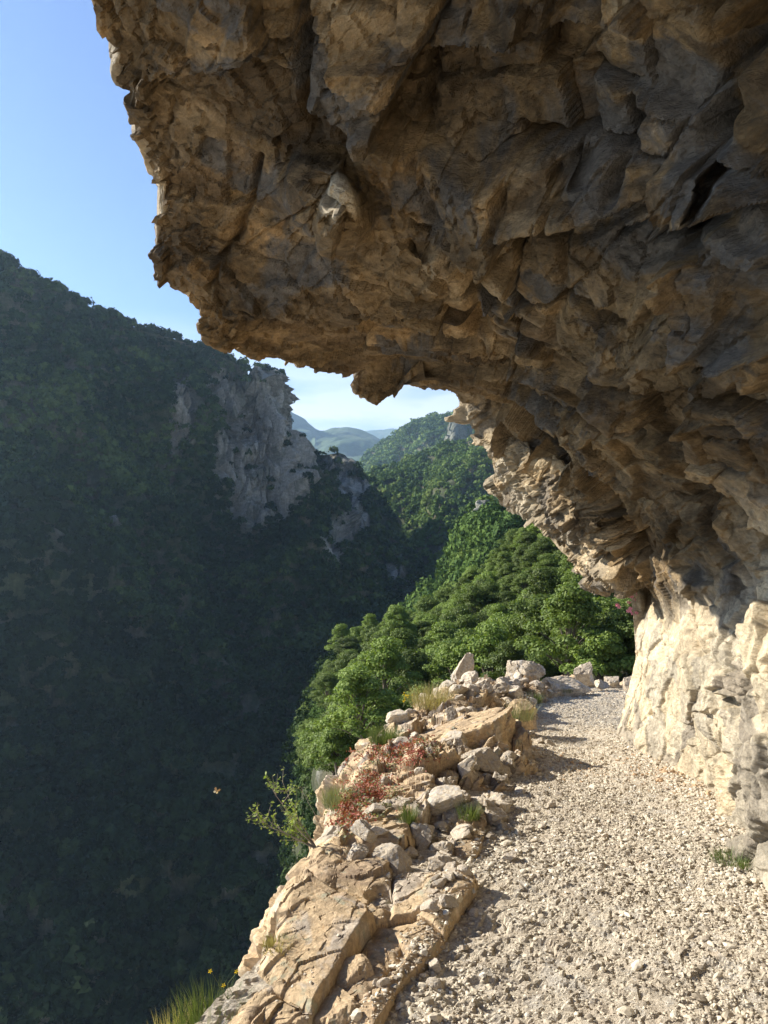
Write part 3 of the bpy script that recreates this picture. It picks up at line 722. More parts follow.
def forest(name, pts, rad, K, mat, seed, label, tscale=.02, leaf=.34, sq=.8):
    """one mass of canopy: for every tree a rough dome of leaf clumps"""
    r = np.random.default_rng(seed); n = len(pts)
    R_ = rad * r.uniform(.6, 1.3, n); 
    th = r.uniform(0, 2 * math.pi, (n, K)); cz = r.uniform(-.35, 1, (n, K)); rr = np.sqrt(1 - cz ** 2)
    d = np.stack([rr * np.cos(th), rr * np.sin(th), cz], -1)
    # lobes: radius changes with direction, per tree
    ph = r.uniform(0, 6.28, (n, 1, 3)); lob = 1 + .22 * np.sin(3 * th + ph[..., 0]) + .15 * np.sin(5 * th + 4 * cz + ph[..., 1]) 
    rad_ = R_[:, None] * lob * r.uniform(.72, 1.03, (n, K))
    c = pts[:, None, :] + d * rad_[..., None] * np.array([1, 1, sq]) + np.array([0, 0, 1]) * (R_ * .75)[:, None, None]
    # a triangle/quad clump, roughly facing outwards
    nn = d + r.normal(0, .45, d.shape); nn /= np.linalg.norm(nn, axis=-1, keepdims=True)
    a = np.cross(nn, r.normal(size=nn.shape)); a /= np.linalg.norm(a, axis=-1, keepdims=True) + 1e-9; b = np.cross(nn, a)
    s = (R_[:, None] * leaf * r.uniform(.6, 1.3, (n, K)))[..., None]
    V = np.stack([c + a * s, c - .5 * a * s + .86 * b * s, c - .5 * a * s - .86 * b * s], 2)
    V = V.reshape(-1, 3); F = np.arange(len(V)).reshape(-1, 3)
    base = .42 + .80 * fbm(pts * tscale * 1.4, 4, seed) + r.normal(0, .24, n)
    tint = np.clip(base[:, None] + r.normal(0, .07, (n, K)), 0, 1)
    tint = np.repeat(tint.ravel(), 3)
    o = mesh_np(name, V, F, mat, False, {'tint': tint}); tag(o, label, None, None, 'stuff'); return o

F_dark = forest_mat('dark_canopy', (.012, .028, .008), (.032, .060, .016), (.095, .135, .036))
F_shade_tint = forest_mat('shade_tinted_canopy', (.009, .020, .007), (.018, .034, .011), (.034, .052, .017))  # leaf colour darkened to carry the valley bottom's dimness; shade in the colour
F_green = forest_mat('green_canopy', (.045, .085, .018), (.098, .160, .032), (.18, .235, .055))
rr_ = np.random.default_rng(77)

# --- left mountain in shade, with its cliff
def ell(px, py, cx, cy, rx, ry, ang=0):
    ca, sa = math.cos(R(ang)), math.sin(R(ang)); dx, dy = px - cx, py - cy
    u = (dx * ca + dy * sa) / rx; v = (-dx * sa + dy * ca) / ry
    return np.exp(-(u * u + v * v) ** 1.5)
def pale_left(px, py, X):
    n = fbm(X * np.array([1, 1, .3]) * .05, 4, 5)
    k = 1.35 * ell(px, py, 264, 432, 42, 84, -6) + .5 * ell(px, py, 225, 385, 26, 25) + .95 * ell(px, py, 182, 405, 13, 48, -14) + .75 * ell(px, py, 322, 556, 18, 34, -30) + .8 * ell(px, py, 110, 530, 15, 22) \
        + .8 * ell(px, py, 12, 480, 12, 16) + .7 * ell(px, py, 100, 440, 10, 9) + .6 * ell(px, py, 60, 575, 26, 12) + .9 * ell(px, py, 195, 850, 7, 16) + .6 * ell(px, py, 50, 800, 8, 22) + .5 * ell(px, py, 150, 600, 8, 10) + .5 * ell(px, py, 185, 500, 12, 12)
    return sstep(k + .55 * n, .42, .72)
ml = [
    [(-420, 60, 420), (-200, 150, 425), (0, 256, 430), (60, 292, 450), (130, 320, 475), (200, 342, 500), (246, 362, 520), (274, 368, 530), (278, 400, 640), (264, 440, 800)],
    [(-420, 250, 380), (-200, 310, 385), (0, 375, 395), (60, 385, 410), (130, 395, 440), (200, 405, 468), (246, 430, 500), (284, 430, 522), (288, 440, 620), (278, 460, 800)],
    [(-420, 420, 340), (-200, 440, 345), (0, 480, 355), (60, 485, 370), (130, 490, 395), (200, 500, 430), (250, 508, 480), (295, 500, 508), (300, 505, 610), (300, 520, 800)],
    [(-420, 620, 290), (-200, 620, 295), (0, 640, 300), (60, 640, 315), (130, 640, 340), (210, 620, 370), (280, 585, 425), (330, 562, 455), (337, 565, 560), (340, 570, 760)],
    [(-420, 830, 250), (-200, 820, 250), (0, 820, 250), (60, 800, 265), (140, 770, 290), (220, 720, 320), (310, 650, 370), (362, 610, 420), (372, 612, 520), (380, 600, 700)],
    [(-420, 1080, 215), (-200, 1060, 215), (0, 1040, 215), (80, 1000, 225), (160, 930, 240), (260, 840, 265), (340, 740, 310), (395, 660, 370), (400, 650, 480), (405, 630, 660)],
    [(-420, 1500, 190), (-200, 1450, 190), (0, 1400, 190), (80, 1350, 195), (180, 1200, 205), (300, 1000, 225), (400, 850, 260), (450, 760, 320), (450, 720, 420), (430, 680, 600)],
]
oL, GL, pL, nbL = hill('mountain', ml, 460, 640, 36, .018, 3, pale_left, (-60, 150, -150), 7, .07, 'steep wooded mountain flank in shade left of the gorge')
pts = scatter(GL, pL, nbL, 13000, rr_)
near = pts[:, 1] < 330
forest('forest', pts[near], 3.0, 150, F_shade_tint, 1, 'dark shaded woodland low on the opposite flank')
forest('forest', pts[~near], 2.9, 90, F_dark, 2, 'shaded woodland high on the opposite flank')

# --- second spur behind the cliff
sp = [
    [(240, 500, 760), (300, 458, 730), (322, 454, 710), (342, 453, 700), (358, 468, 690), (376, 492, 670), (400, 535, 640), (428, 585, 600), (445, 640, 560)],
    [(240, 560, 700), (300, 520, 680), (322, 515, 660), (340, 515, 650), (358, 525, 640), (378, 545, 625), (398, 575, 605), (422, 605, 575), (440, 660, 540)],
    [(240, 640, 620), (300, 600, 600), (330, 595, 590), (350, 600, 580), (368, 605, 570), (385, 612, 560), (400, 620, 550), (418, 640, 540), (435, 700, 520)],
    [(240, 800, 540), (300, 760, 530), (330, 750, 520), (350, 750, 510), (368, 750, 505), (385, 750, 500), (400, 760, 495), (418, 780, 490), (435, 800, 480)]]
def pale_sp(px, py, X):
    n = fbm(X * np.array([1, 1, .3]) * .04, 4, 15)
    return sstep(ell(px, py, 340, 462, 22, 7) * .9 + .5 * ell(px, py, 350, 500, 40, 40) + .6 * ell(px, py, 405, 575, 22, 30) + .8 * n + .12, .42, .62)
oS, GS, pS, nbS = hill('mountain', sp, 160, 200, 14, .02, 13, pale_sp, (-60, 150, -150), 7, .03, 'dark rocky spur behind the grey cliff')
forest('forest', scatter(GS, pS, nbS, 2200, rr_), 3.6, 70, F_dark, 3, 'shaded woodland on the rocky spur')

# --- mid hill A, sunlit, filling the head of the valley
ha = [
    [(330, 520, 1000), (365, 478, 960), (400, 464, 930), (435, 450, 900), (480, 436, 860), (540, 420, 820), (640, 400, 760), (760, 380, 700)],
    [(330, 560, 900), (370, 510, 860), (405, 495, 830), (440, 485, 790), (485, 475, 750), (545, 465, 700), (640, 455, 640), (760, 440, 600)],
    [(340, 620, 780), (385, 560, 740), (415, 540, 700), (450, 530, 660), (490, 520, 620), (550, 515, 580), (640, 510, 540), (760, 500, 500)],
    [(350, 700, 650), (395, 640, 620), (425, 610, 590), (460, 600, 560), (500, 600, 530), (560, 600, 500), (640, 600, 470), (760, 600, 450)],
    [(350, 850, 560), (395, 800, 540), (425, 780, 520), (460, 760, 500), (500, 760, 480), (560, 760, 460), (640, 760, 440), (760, 760, 430)]]
oA, GA, pA, nbA = hill('hill', ha, 200, 260, 26, .012, 23, lambda px, py, X: sstep(fbm(X * .02, 4, 25) + ell(px, py, 470, 545, 30, 12) * .5, .42, .6), (80, 200, -150), 6, .03, 'sunlit wooded hill at the head of the valley')
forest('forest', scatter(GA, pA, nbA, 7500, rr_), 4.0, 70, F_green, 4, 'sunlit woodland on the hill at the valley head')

# --- hill C behind it
hc = [
    [(340, 520, 1900), (362, 462, 1850), (385, 440, 1800), (408, 427, 1750), (432, 418, 1700), (452, 416, 1650), (470, 408, 1600), (520, 380, 1500), (700, 330, 1400)],
    [(345, 560, 1700), (370, 490, 1650), (395, 470, 1600), (415, 455, 1550), (436, 447, 1500), (458, 443, 1450), (480, 435, 1400), (520, 420, 1350), (700, 400, 1250)],
    [(350, 640, 1500), (380, 580, 1450), (405, 560, 1400), (425, 545, 1350), (446, 540, 1300), (468, 540, 1250), (490, 535, 1200), (520, 530, 1180), (700, 520, 1100)]]
oC, GC, pC, nbC = hill('hill', hc, 140, 220, 45, .007, 33, lambda px, py, X: sstep(fbm(X * .012, 4, 35), .35, .6), (80, 300, -250), 8, .015, 'hazy green hill behind the valley head')
forest('forest', scatter(GC, pC, nbC, 6000, rr_), 7.0, 40, F_green, 5, 'hazy woodland on the hill behind the valley head')
# rocky tooth on its skyline
tooth = [[(440, 446, 1420), (448, 428, 1420), (454, 412, 1425), (462, 404, 1430), (470, 402, 1440), (482, 406, 1450), (500, 400, 1450)],
         [(436, 480, 1380), (446, 462, 1380), (454, 440, 1385), (462, 440, 1390), (470, 440, 1400), (482, 440, 1400), (505, 440, 1400)]]
hill('hill', tooth, 60, 90, 6, .02, 43, lambda px, py, X: .35 + 0 * px, (10, 60, -80), 6, .03, 'bare rock tooth on the skyline beside the overhang')

# --- far blue mountains
hd = [[(200, 440, 4200), (250, 410, 4200), (285, 416, 4150), (300, 418, 4100), (318, 431, 4050), (335, 428, 4000), (350, 427, 3950), (372, 434, 3900), (400, 450, 3800), (460, 470, 3600)],
      [(200, 480, 3700), (250, 450, 3700), (285, 450, 3650), (302, 455, 3600), (318, 460, 3550), (335, 458, 3500), (350, 458, 3450), (372, 462, 3400), (400, 475, 3300), (460, 495, 3100)],
      [(200, 560, 3000), (250, 540, 3000), (285, 540, 2950), (302, 540, 2900), (318, 540, 2850), (335, 540, 2800), (350, 540, 2750), (372, 540, 2700), (400, 550, 2600), (460, 560, 2500)]]
M_far = rock_mat('far_woods', [(.04, .06, .03), (.05, .08, .035), (.07, .10, .05), (.12, .13, .08)], scale=.006, bump=.6, grey=(.1, .11, .07), stain=(.03, .05, .02), dist=8)
hill('mountain', hd, 160, 300, 160, .0022, 53, None, (0, 600, -500), 0, .03, 'blue hazy mountain far up the valley', M_far)
he = [[(250, 440, 7600), (320, 436, 7600), (360, 432, 7500), (380, 431, 7400), (398, 429, 7300), (430, 436, 7200), (500, 450, 7000)],
      [(250, 480, 6500), (320, 470, 6500), (360, 468, 6400), (380, 468, 6400), (398, 466, 6300), (430, 470, 6200), (500, 480, 6000)],
      [(250, 540, 5500), (320, 540, 5500), (360, 540, 5400), (380, 540, 5400), (398, 540, 5300), (430, 540, 5200), (500, 540, 5000)]]
hill('mountain', he, 100, 200, 140, .0018, 63, None, (0, 900, -700), 0, .03, 'palest mountain at the end of the valley', M_far)

# --- spur B with rocky outcrop, just beyond the near wood
hb = [
    [(395, 640, 250), (415, 608, 250), (438, 588, 248), (455, 565, 246), (470, 540, 244), (484, 512, 242), (500, 500, 240), (540, 490, 235), (640, 460, 220), (800, 400, 200)],
    [(390, 680, 225), (420, 650, 222), (445, 620, 220), (465, 590, 216), (482, 562, 213), (500, 545, 210), (520, 540, 205), (560, 530, 200), (640, 520, 190), (800, 480, 175)],
    [(385, 760, 190), (420, 740, 188), (450, 720, 186), (470, 700, 184), (490, 680, 182), (510, 660, 180), (540, 650, 178), (570, 640, 174), (640, 630, 165), (800, 600, 150)]]
def pale_b(px, py, X):
    n = fbm(X * .07, 4, 45)
    return sstep(1.1 * ell(px, py, 490, 508, 20, 15) + .8 * ell(px, py, 440, 592, 10, 20, 30) + .7 * ell(px, py, 470, 535, 8, 20, 30) + .4 * n, .45, .7)
oB, GB, pB, nbB = hill('hill', hb, 120, 160, 5, .05, 73, pale_b, (20, 60, -90), 3.0, .09, 'wooded spur with a grey rock outcrop')
forest('forest', scatter(GB, pB, nbB, 1500, rr_), 2.6, 220, F_green, 6, 'sunlit woodland on the spur with the outcrop', .05, .26)

# --- near slope carrying the wood of single trees
hn = [
    [(345, 960, 46), (325, 885, 60), (324, 812, 78), (308, 742, 98), (325, 685, 112), (362, 642, 124), (415, 632, 130), (462, 602, 130), (505, 556, 130), (540, 536, 126), (600, 515, 122), (660, 480, 116), (780, 400, 105)],
    [(350, 990, 34), (335, 910, 44), (334, 845, 56), (330, 775, 68), (350, 718, 78), (392, 668, 86), (440, 652, 90), (490, 630, 90), (530, 595, 90), (565, 575, 88), (620, 556, 84), (690, 530, 78), (830, 470, 70)],
    [(360, 1020, 22), (345, 950, 28), (335, 880, 34), (340, 800, 41), (376, 745, 48), (420, 715, 53), (465, 700, 56), (510, 680, 56), (550, 655, 56), (590, 640, 55), (640, 625, 52), (730, 600, 48), (880, 550, 44)],
    [(370, 1080, 14), (360, 1005, 17), (352, 940, 20), (366, 860, 23), (405, 805, 27), (450, 775, 30), (495, 765, 32), (540, 750, 32), (580, 735, 32), (620, 725, 31), (680, 710, 30), (790, 690, 27), (950, 650, 24)]]
oN, GN, pN, nbN = hill('hillside', hn, 160, 200, 1.6, .09, 83, lambda px, py, X: sstep(fbm(X * .12, 4, 95), .38, .55), (-12, 30, -75), 1.2, .2, 'near slope of earth and rock under the sunlit wood')

# ------------------------------------------------------------------ single trees of the near wood
M_bark = plain('bark', (.16, .13, .10), .9)
leafA = leaf_mat('leaf_green', (.085, .135, .022), (.165, .215, .043), .28, .42)
def quads(c, nrm, size, r, asp=.7):
    n = len(c); a = np.cross(nrm, r.normal(size=(n, 3))); a /= np.linalg.norm(a, axis=1, keepdims=True) + 1e-9; b = np.cross(nrm, a)
    s = size.reshape(-1, 1)
    V = np.stack([c + a * s, c + b * s * asp, c - a * s, c - b * s * asp], 1).reshape(-1, 3)
    return V, np.arange(len(V)).reshape(-1, 4)
def tube_np(pts, rads, k=7):
    pts = np.array(pts, float); n = len(pts); V = []
    for i in range(n):
        d = pts[min(i + 1, n - 1)] - pts[max(i - 1, 0)]; d /= np.linalg.norm(d) + 1e-9
        u = np.cross(d, [.3, .9, .1]); u /= np.linalg.norm(u) + 1e-9; w = np.cross(d, u)
        for j in range(k):
            a = 2 * math.pi * j / k; V.append(pts[i] + rads[i] * (math.cos(a) * u + math.sin(a) * w))
    F = [[i * k + j, i * k + (j + 1) % k, (i + 1) * k + (j + 1) % k, (i + 1) * k + j] for i in range(n - 1) for j in range(k)]
    return np.array(V), np.array(F)
def join(parts):
    V, F, o = [], [], 0
    for v, f in parts: V.append(v); F.append(f + o); o += len(v)
    return np.concatenate(V), np.concatenate(F)
def tree_proto(seed, H, Rd):
    r = np.random.default_rng(seed); parts = []; lobes = []
    lean = r.normal(0, .08, 2)
    tr = [np.array([lean[0] * z + .1 * math.sin(z), lean[1] * z, z - .6]) for z in np.linspace(0, H * .75, 6)]
    parts.append(tube_np(tr, np.linspace(.17, .05, 6)))
    nl = 30
    for k in range(nl):
        a = 2.4 * k + r.uniform(-.4, .4); q = (k + .5) / nl; z = H * (.28 + .62 * q) + r.normal(0, .2)
        rad = Rd * (1 - .75 * q ** 1.6) * r.uniform(.35, 1.05)
        c = np.array([lean[0] * z + rad * math.cos(a), lean[1] * z + rad * math.sin(a), z]); lobes.append((c, Rd * r.uniform(.18, .38)))
        zb = z * r.uniform(.45, .7); b0 = np.array([lean[0] * zb, lean[1] * zb, zb - .2])
        parts.append(tube_np([b0, (b0 + c) / 2 + [0, 0, .15], c - [0, 0, .1]], [.05, .03, .012], 5))
    lobes.append((np.array([lean[0] * H, lean[1] * H, H * .93]), Rd * .4))
    Vt, Ft = join(parts)
    cs, ns, ss = [], [], []
    for c, rad in lobes:
        n = int(850 * (rad / (Rd * .4)) ** 2)
        cz = r.uniform(-.5, 1, n); th = r.uniform(0, 6.283, n); q = np.sqrt(1 - cz ** 2)
        d = np.stack([q * np.cos(th), q * np.sin(th), cz], -1)
        p = c + d * rad * np.array([1, 1, .5]) * (r.uniform(.2, 1.25, n) ** .7)[:, None]
        cs.append(p); nn = d * .8 + [0, 0, .7] + r.normal(0, .5, (n, 3)); ns.append(nn / np.linalg.norm(nn, axis=1, keepdims=True)); ss.append(r.uniform(.05, .115, n))
    Vc, Fc = quads(np.concatenate(cs), np.concatenate(ns), np.concatenate(ss), r, .75)
    root = bpy.data.objects.new('broadleaf_tree', None); C.objects.link(root)
    mesh_np('trunk', Vt, Ft, M_bark, True, None, root)
    mesh_np('crown', Vc, Fc, leafA, False, None, root)
    return root
def copy_tree(root):
    c = root.copy(); C.objects.link(c)
    for ch in root.children:
        d = ch.copy(); C.objects.link(d); d.parent = c
    return c
tprotos = [tree_proto(300 + k, h, w) for k, (h, w) in enumerate([(5.2, 2.5), (4.4, 2.3), (5.8, 2.4), (3.6, 2.1), (4.8, 2.8), (3.0, 1.9)])]
rt = np.random.default_rng(31)
cand = scatter(GN, pN, nbN, 6000, rt)
cpx = 384 + cand[:, 0] / cand[:, 1] * FPX; cpy = HOR - (cand[:, 2] - EYE[2]) / cand[:, 1] * FPX
kept = []
for p, x, y in zip(cand, cpx, cpy):
    if x > 650 or x < 262 or p[1] < 36: continue
    # hidden behind the bank or the overhang
    if y - 30 > np.interp(x, [262, 300, 340, 400, 450, 640], [700, 745, 750, 700, 690, 690]): continue
    mind = 2.7 if p[1] > 60 else 2.3
    if any((p[0] - q[0]) ** 2 + (p[1] - q[1]) ** 2 < mind ** 2 for q in kept): continue
    kept.append(p)
    if len(kept) >= 290: break
used = set()
pxs = [(384 + p[0] / p[1] * FPX, p[1]) for p in kept]
corner_i = min(range(len(kept)), key=lambda i: abs(pxs[i][0] - 612) * .6 + pxs[i][1])
edge_i = min(range(len(kept)), key=lambda i: pxs[i][0])
for i, p in enumerate(kept):
    k = int(rt.integers(0, 6))
    if k in used: t = copy_tree(tprotos[k])
    else: t = tprotos[k]; used.add(k)
    s = rt.uniform(.68, 1.0)
    t.location = p; t.rotation_euler = (rt.normal(0, .06), rt.normal(0, .06), rt.uniform(0, 6.28)); t.scale = (s, s, s * rt.uniform(.85, 1.1))
    x = 384 + p[0] / p[1] * FPX
    if x < 390: lab, grp = 'green broadleaf tree on the left edge of the sunlit wood above the gorge', 'trees on the left edge of the near wood'
    elif p[1] < 62: lab, grp = 'green broadleaf tree low in the wood just behind the boulders', 'trees behind the boulders of the path bend'
    else: lab, grp = 'green broadleaf tree in the middle of the sunlit wood under the overhang', 'trees of the sunlit wood'
    if i == corner_i: lab = 'bushy green tree closest to the cliff corner, right behind the tall pointed boulder'
    if i == edge_i: lab = 'outermost broadleaf tree of the wood, nearest to the dark gorge above the light green shrub'
    tag(t, lab, 'tree', grp)
for k in range(6):
    if k not in used:
        for ch in list(tprotos[k].children): bpy.data.objects.remove(ch)
        bpy.data.objects.remove(tprotos[k])
print('TREES', len(kept))

# scrub on the steep flank below the wood
bx = GN[:nbN + 4]; fl = bx.reshape(-1, 3); ii = rr_.integers(0, len(fl), 2200)
forest('undergrowth', fl[ii] + rr_.normal(0, .6, (len(ii), 3)), 1.3, 140, F_dark, 8, 'scrub on the steep flank below the wood', .05, .15)
forest('undergrowth', (lambda q: q[(q[:, 1] > 45) & (HOR - (q[:, 2] - 1.6) / q[:, 1] * FPX < 770)])(scatter(GN, pN, nbN, 5200, rr_)), .8, 110, F_green, 9, 'low scrub between the trees of the near wood', .05, .13)

# ================================================================== small plants and the like
bpy.context.view_layer.update()
BVS = [BV_bank, BV_path, BV_cliff]
ROCKS = [o for o in C.objects if o.name.startswith(('rock_b', 'flat_rock', 'boulder')) and o.type == 'MESH']
def ray_px(px, py, cliff=False):
    d = Vector(((px - 384) / FPX, 1, (HOR - py) / FPX)).normalized(); e = Vector(EYE); best = None
    for t in (BVS if cliff else BVS[:2]):
        h = t.ray_cast(e, d)
        if h[0] is not None and (best is None or h[3] < best[1]): best = (h[0].copy(), h[3], h[1].copy())
    for o in ROCKS:
        mi = o.matrix_world.inverted(); a = mi @ e; b = (mi.to_3x3() @ d)
        ok, loc, nor, _ = o.ray_cast(a, b)
        if ok:
            w_ = o.matrix_world @ loc; dist = (w_ - e).length
            if best is None or dist < best[1]: best = (w_, dist, nor)
    return best
def blades(n, h, spread, r, width=.0019, droop=.5, seg=4):
    V, F = [], []
    for i in range(n):
        a = r.uniform(0, 6.283); q = spread * math.sqrt(r.random()); b = np.array([q * math.cos(a), q * math.sin(a), -.01])
        az = a + r.normal(0, .7); L = h * r.uniform(.55, 1.1); lean = r.uniform(.15, .75) * (.4 + q / max(spread, .001)); wv = np.array([-math.sin(az), math.cos(az), 0]) * width * r.uniform(.6, 1.3)
        o = len(V); p = b.copy(); ang = lean * .5
        for k in range(seg + 1):
            t = k / seg; ww = wv * (1 - t) ** .7
            V += [p - ww, p + ww]; ang += droop * lean / seg * 1.3
            p = p + np.array([math.cos(az) * math.sin(ang), math.sin(az) * math.sin(ang), math.cos(ang)]) * L / seg
            if k: F.append([o + 2 * k - 2, o + 2 * k - 1, o + 2 * k + 1, o + 2 * k])
    return np.array(V), np.array(F)
M_g1 = leaf_mat('grass_green', (.09, .13, .045), (.17, .20, .085), .35, .15)
M_g2 = leaf_mat('grass_dry', (.30, .25, .12), (.42, .36, .2), .3, .15)
M_g3 = leaf_mat('grass_grey', (.17, .19, .10), (.27, .27, .16), .3, .15)
M_red = leaf_mat('red_leaf', (.30, .07, .055), (.34, .15, .09), .25, .2)
M_twig = plain('twig', (.28, .24, .19), .8)
M_yel = plain('yellow_petal', (.75, .55, .03), .6, .3); M_pink = plain('pink_petal', (.75, .28, .36), .6, .35)
rp_ = np.random.default_rng(99)
TUFTS = [  # px, py, blades, height, spread, material, label
    (384, 742, 420, .24, .10, M_g1, 'round green grass tuft on the outer rim of the bank'),
    (340, 800, 320, .16, .09, M_g3, 'grey green bushy tuft at the outer edge beside the red plants'),
    (408, 818, 90, .17, .04, M_g1, 'thin green grass tuft growing between slabs of the bank'),
    (468, 812, 90, .14, .06, M_g1, 'small green tuft among the rubble below the big ochre block'),
    (430, 703, 260, .34, .20, M_g2, 'straw coloured dry grass clump on the skyline of the bank'),
    (520, 716, 130, .30, .12, M_g3, 'sparse yellowish weed at the path edge near the bend'),
    (532, 700, 110, .22, .12, M_g1, 'small green weed beside the long low boulder'),
    (278, 940, 120, .07, .05, M_g2, 'flat brownish grass patch on the steep outer face of the bank'),
    (728, 860, 200, .12, .09, M_g1, 'low green plant at the foot of the cliff on the gravel'),
    (566, 690, 60, .14, .08, M_g3, 'thin weeds at the base of the long low boulder'),
    (738, 1000, 0, 0, 0, None, ''),
]
for (px, py, n, h, sp_, m, lab) in TUFTS:
    if not n: continue
    hit = ray_px(px, py, True)
    if hit is None: continue
    V, F = blades(int(n * 2.2), h * .72, sp_, rp_)
    o = mesh_np('grass_tuft', V, F, m); o.location = hit[0] - Vector((0, 0, .01))
    tag(o, lab, 'grass tuft', 'grass tufts on the bank and path')
# grass in the lower left corner, growing out of the outer face
for (px, py, d, n, h, sp_, m, lab) in [(212, 1035, 2.5, 330, .22, .09, M_g1, 'tall green grass clump rising beside the rock at the bottom corner'), (185, 1045, 2.55, 200, .17, .10, M_g2, 'dry brown grass beside the green clump at the bottom corner')]:
    V, F = blades(int(n * 2), h * .8, sp_, rp_, .0016)
    o = mesh_np('grass_tuft', V, F, m); o.location = U(px, py, d); tag(o, lab, 'grass tuft', 'grass tufts on the bank and path')
def sprig(name, base, dirs, mat_leaf, leaf, nleaf, rt_, mesh_extra=None, trad=.004):
    """woody stems with leaves set along them; returns the root"""
    root = bpy.data.objects.new(name, None); C.objects.link(root); root.location = base
    st, lc, ln, ls = [], [], [], []
    for d, L, sub in dirs:
        d = np.array(d, float); d /= np.linalg.norm(d); p = np.zeros(3); pts = [p.copy()]
        for k in range(7):
            d = d + rt_.normal(0, .10, 3) + [0, 0, .03]; d /= np.linalg.norm(d); p = p + d * L / 7; pts.append(p.copy())
        st.append(tube_np(pts, np.linspace(trad, trad * .3, 8), 5))
        tw = [(pts[i], d) for i in range(2, 8)]
        for j in range(sub):
            i = int(rt_.integers(2, 8)); q = pts[i]; dd = d + rt_.normal(0, .7, 3); dd /= np.linalg.norm(dd); l2 = L * rt_.uniform(.12, .3)
            st.append(tube_np([q, q + dd * l2 * .5, q + dd * l2], [trad * .4, trad * .3, trad * .15], 4))
            for t in rt_.uniform(.2, 1.05, nleaf):
                lc.append(q + dd * l2 * t + rt_.normal(0, leaf * .8, 3)); nn = rt_.normal(0, .6, 3) + [0, 0, 1]; ln.append(nn / np.linalg.norm(nn)); ls.append(leaf * rt_.uniform(.6, 1.2))
    V, F = join(st); mesh_np('stem', V, F, M_twig, True, None, root)
    if lc:
        V, F = quads(np.array(lc), np.array(ln), np.array(ls), rt_, .55); mesh_np('foliage', V, F, mat_leaf, False, None, root)
    return root
rs = np.random.default_rng(12)
M_leaf2 = leaf_mat('shrub_leaf', (.20, .28, .06), (.33, .38, .12), .4, .1)
base = U(318, 846, 3.75)
sh = sprig('shrub', base, [((-1, -.1, .35), .34, 14), ((-.8, .2, .75), .36, 14), ((-1, 0, .75), .40, 14), ((-.55, .3, .5), .22, 10), ((-.75, -.1, .5), .34, 14), ((-.9, .2, .5), .2, 10)], M_leaf2, .0105, 8, rs)
tag(sh, 'leafy light green shrub leaning out over the gorge from the rock edge', 'shrub')
sh2 = sprig('twig', U(322, 826, 3.7), [((-.5, 0, .85), .22, 3)], M_leaf2, .006, 4, rs, None, .0022)
tag(sh2, 'bare straight twig sticking up beside the light green shrub', 'twig')
def flowers(name, base, stems, mat_fl, lab, cat, size, per, h, leafm=M_g1, hang=False):
    root = bpy.data.objects.new(name, None); C.objects.link(root); root.location = base
    st, fl = [], []
    for k in range(stems):
        d = np.array([rs.normal(0, .45), rs.normal(0, .3), 1.0]); 
        if hang: d = np.array([-.55 + rs.normal(0, .3), rs.normal(0, .2), rs.normal(-.1, .5)])
        L = h * rs.uniform(.6, 1.1); pts = [np.zeros(3), d * L * .5 + rs.normal(0, .01, 3), d * L]
        st.append(tube_np(pts, [.0016, .0012, .0008], 4))
        for j in range(per):
            c = pts[2] + rs.normal(0, size * .9, 3)
            for q in range(5):
                a = 2 * math.pi * q / 5; ax = np.array([math.cos(a), math.sin(a) * .5, math.sin(a) * .85]); bx_ = np.cross(ax, [.1, 1, .3])
                v = np.array([c, c + ax * size * .6 + bx_ * size * .35, c + ax * size, c + ax * size * .6 - bx_ * size * .35]); fl.append((v, np.array([[0, 1, 2, 3]])))
    V, F = join(st); mesh_np('stem', V, F, leafm, True, None, root)
    V, F = join(fl); mesh_np('blossom', V, F, mat_fl, False, None, root)
    tag(root, lab, cat); return root
flowers('wildflower', U(230, 992, 2.5), 3, M_yel, 'yellow wildflower above the grass in the bottom corner', 'flower', .008, 1, .085)
h_ = ray_px(403, 706)
flowers('wildflower', (h_[0] if h_ else U(403, 706, 8)), 6, M_yel, 'pale yellow flower heads beside the dry grass on the skyline', 'flower', .010, 3, .12)
pk = flowers('wildflower', U(638, 604, 8.45), 9, M_pink, 'pink flowers hanging from the edge of the cliff corner', 'flower', .026, 3, .22, M_g1, True)
# red stonecrop
def groundcover():
    r = np.random.default_rng(44); cs, tn = [], []
    for (cx, cy, sx_, sy_, n) in [(395, 752, 30, 10, 900), (370, 785, 20, 16, 800), (352, 812, 14, 14, 600), (415, 742, 14, 6, 260)]:
        for k in range(n // 6):
            h = ray_px(cx + r.normal(0, sx_ * .6), cy + r.normal(0, sy_ * .7))
            if h is None or h[0].y > 8.5: continue
            g = r.random() < .3
            for j in range(14):
                cs.append(np.array(h[0]) + r.normal(0, .028, 3) * [1, 1, .12] + [0, 0, .012]); tn.append(g)
    cs = np.array(cs); nn = r.normal(0, .7, cs.shape) + [0, 0, 1]; nn /= np.linalg.norm(nn, axis=1, keepdims=True)
    V, F = quads(cs, nn, r.uniform(.005, .011, len(cs)), r, .7)
    o = mesh_np('ground_cover', V, F, [M_red, M_g3], False, None, None, np.array(tn, int))
    tag(o, 'red and green stonecrop spreading over the outer bank', None, None, 'stuff')
groundcover()
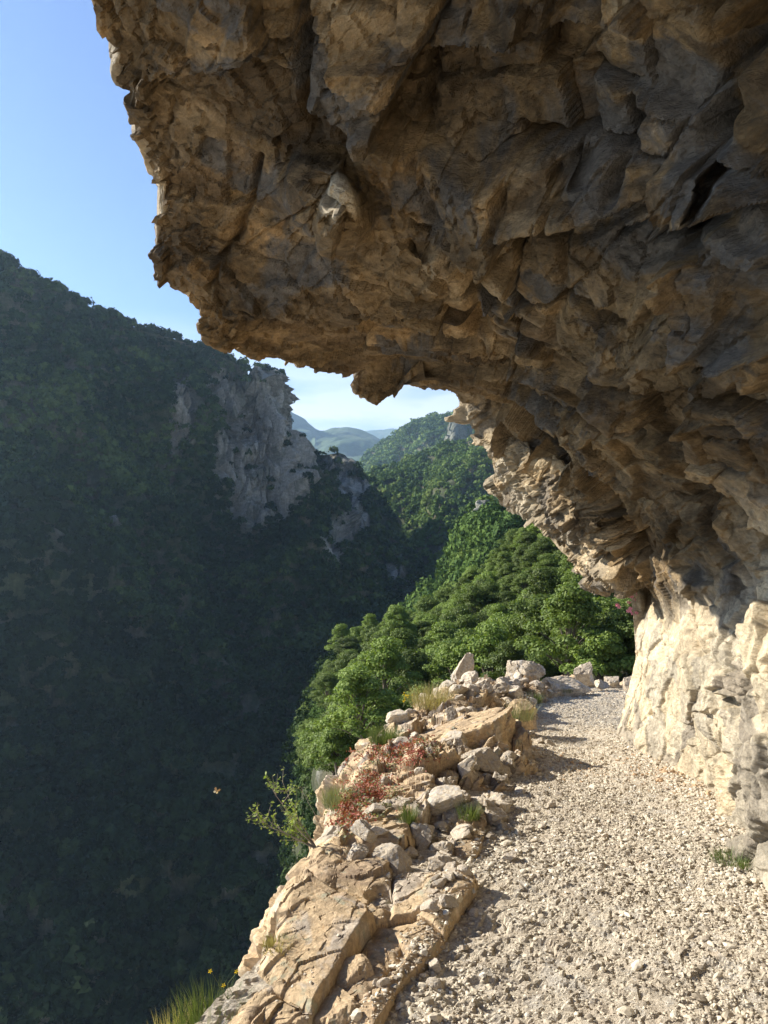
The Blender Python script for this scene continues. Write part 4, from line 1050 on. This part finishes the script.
# butterfly in the air over the gorge
def butterfly():
    root = bpy.data.objects.new('butterfly', None); C.objects.link(root); root.location = U(218, 789, 2.2)
    V, F = tube_np([(0, 0, -.009), (0, 0, -.004), (0, 0, .004), (0, 0, .009)], [.0007, .0016, .0018, .0008], 6); mesh_np('body', V, F, plain('insect_body', (.25, .16, .08)), True, None, root)
    for sgn in (-1, 1):
        up_ = [(0, 0, .003), (sgn * .008, .004, .014), (sgn * .015, .006, .013), (sgn * .014, .005, .004), (sgn * .004, .001, -.001)]
        lo_ = [(0, 0, -.001), (sgn * .010, .004, -.002), (sgn * .012, .005, -.009), (sgn * .006, .003, -.013), (sgn * .001, 0, -.007)]
        for P_, m_ in ((up_, plain('wing_orange', (.62, .42, .2), .6, .3)), (lo_, plain('wing_pale', (.8, .72, .5), .6, .3))):
            P_ = np.array(P_); Vv = np.r_[P_, P_ + [0, .0004, 0]]; c_ = P_.mean(0)
            Vv = np.r_[Vv, [c_, c_ + [0, .0004, 0]]]
            Ff = [[i, (i + 1) % 5, 10] for i in range(5)] + [[5 + (i + 1) % 5, 5 + i, 11] for i in range(5)]
            mesh_np('wing', Vv, np.array(Ff), m_, False, None, root)
    root.rotation_euler = (.2, .5, .4); root.scale = (.6, .6, .6)
    tag(root, 'small pale orange butterfly flying in front of the dark gorge', 'butterfly')
butterfly()

# ------------------------------------------------------------------ haze
HZ = 9000
bpy.ops.mesh.primitive_cube_add(size=1)
hz = bpy.context.object; hz.name = 'haze'; hz.scale = (HZ * 1.4, 9600, 2300); hz.location = (0, 4300, 1150 - 1150 - 0)
tag(hz, 'thin blue morning haze filling the gorge', None, None, 'stuff')
hm = bpy.data.materials.new('haze'); hm.use_nodes = True; hn_ = hm.node_tree; hn_.nodes.clear()
ho = hn_.nodes.new('ShaderNodeOutputMaterial'); pv = hn_.nodes.new('ShaderNodeVolumePrincipled')
pv.inputs['Color'].default_value = (.50, .72, .96, 1); pv.inputs['Density'].default_value = 9e-5; pv.inputs['Anisotropy'].default_value = .45
hn_.links.new(pv.outputs[0], ho.inputs['Volume']); hz.data.materials.append(hm)
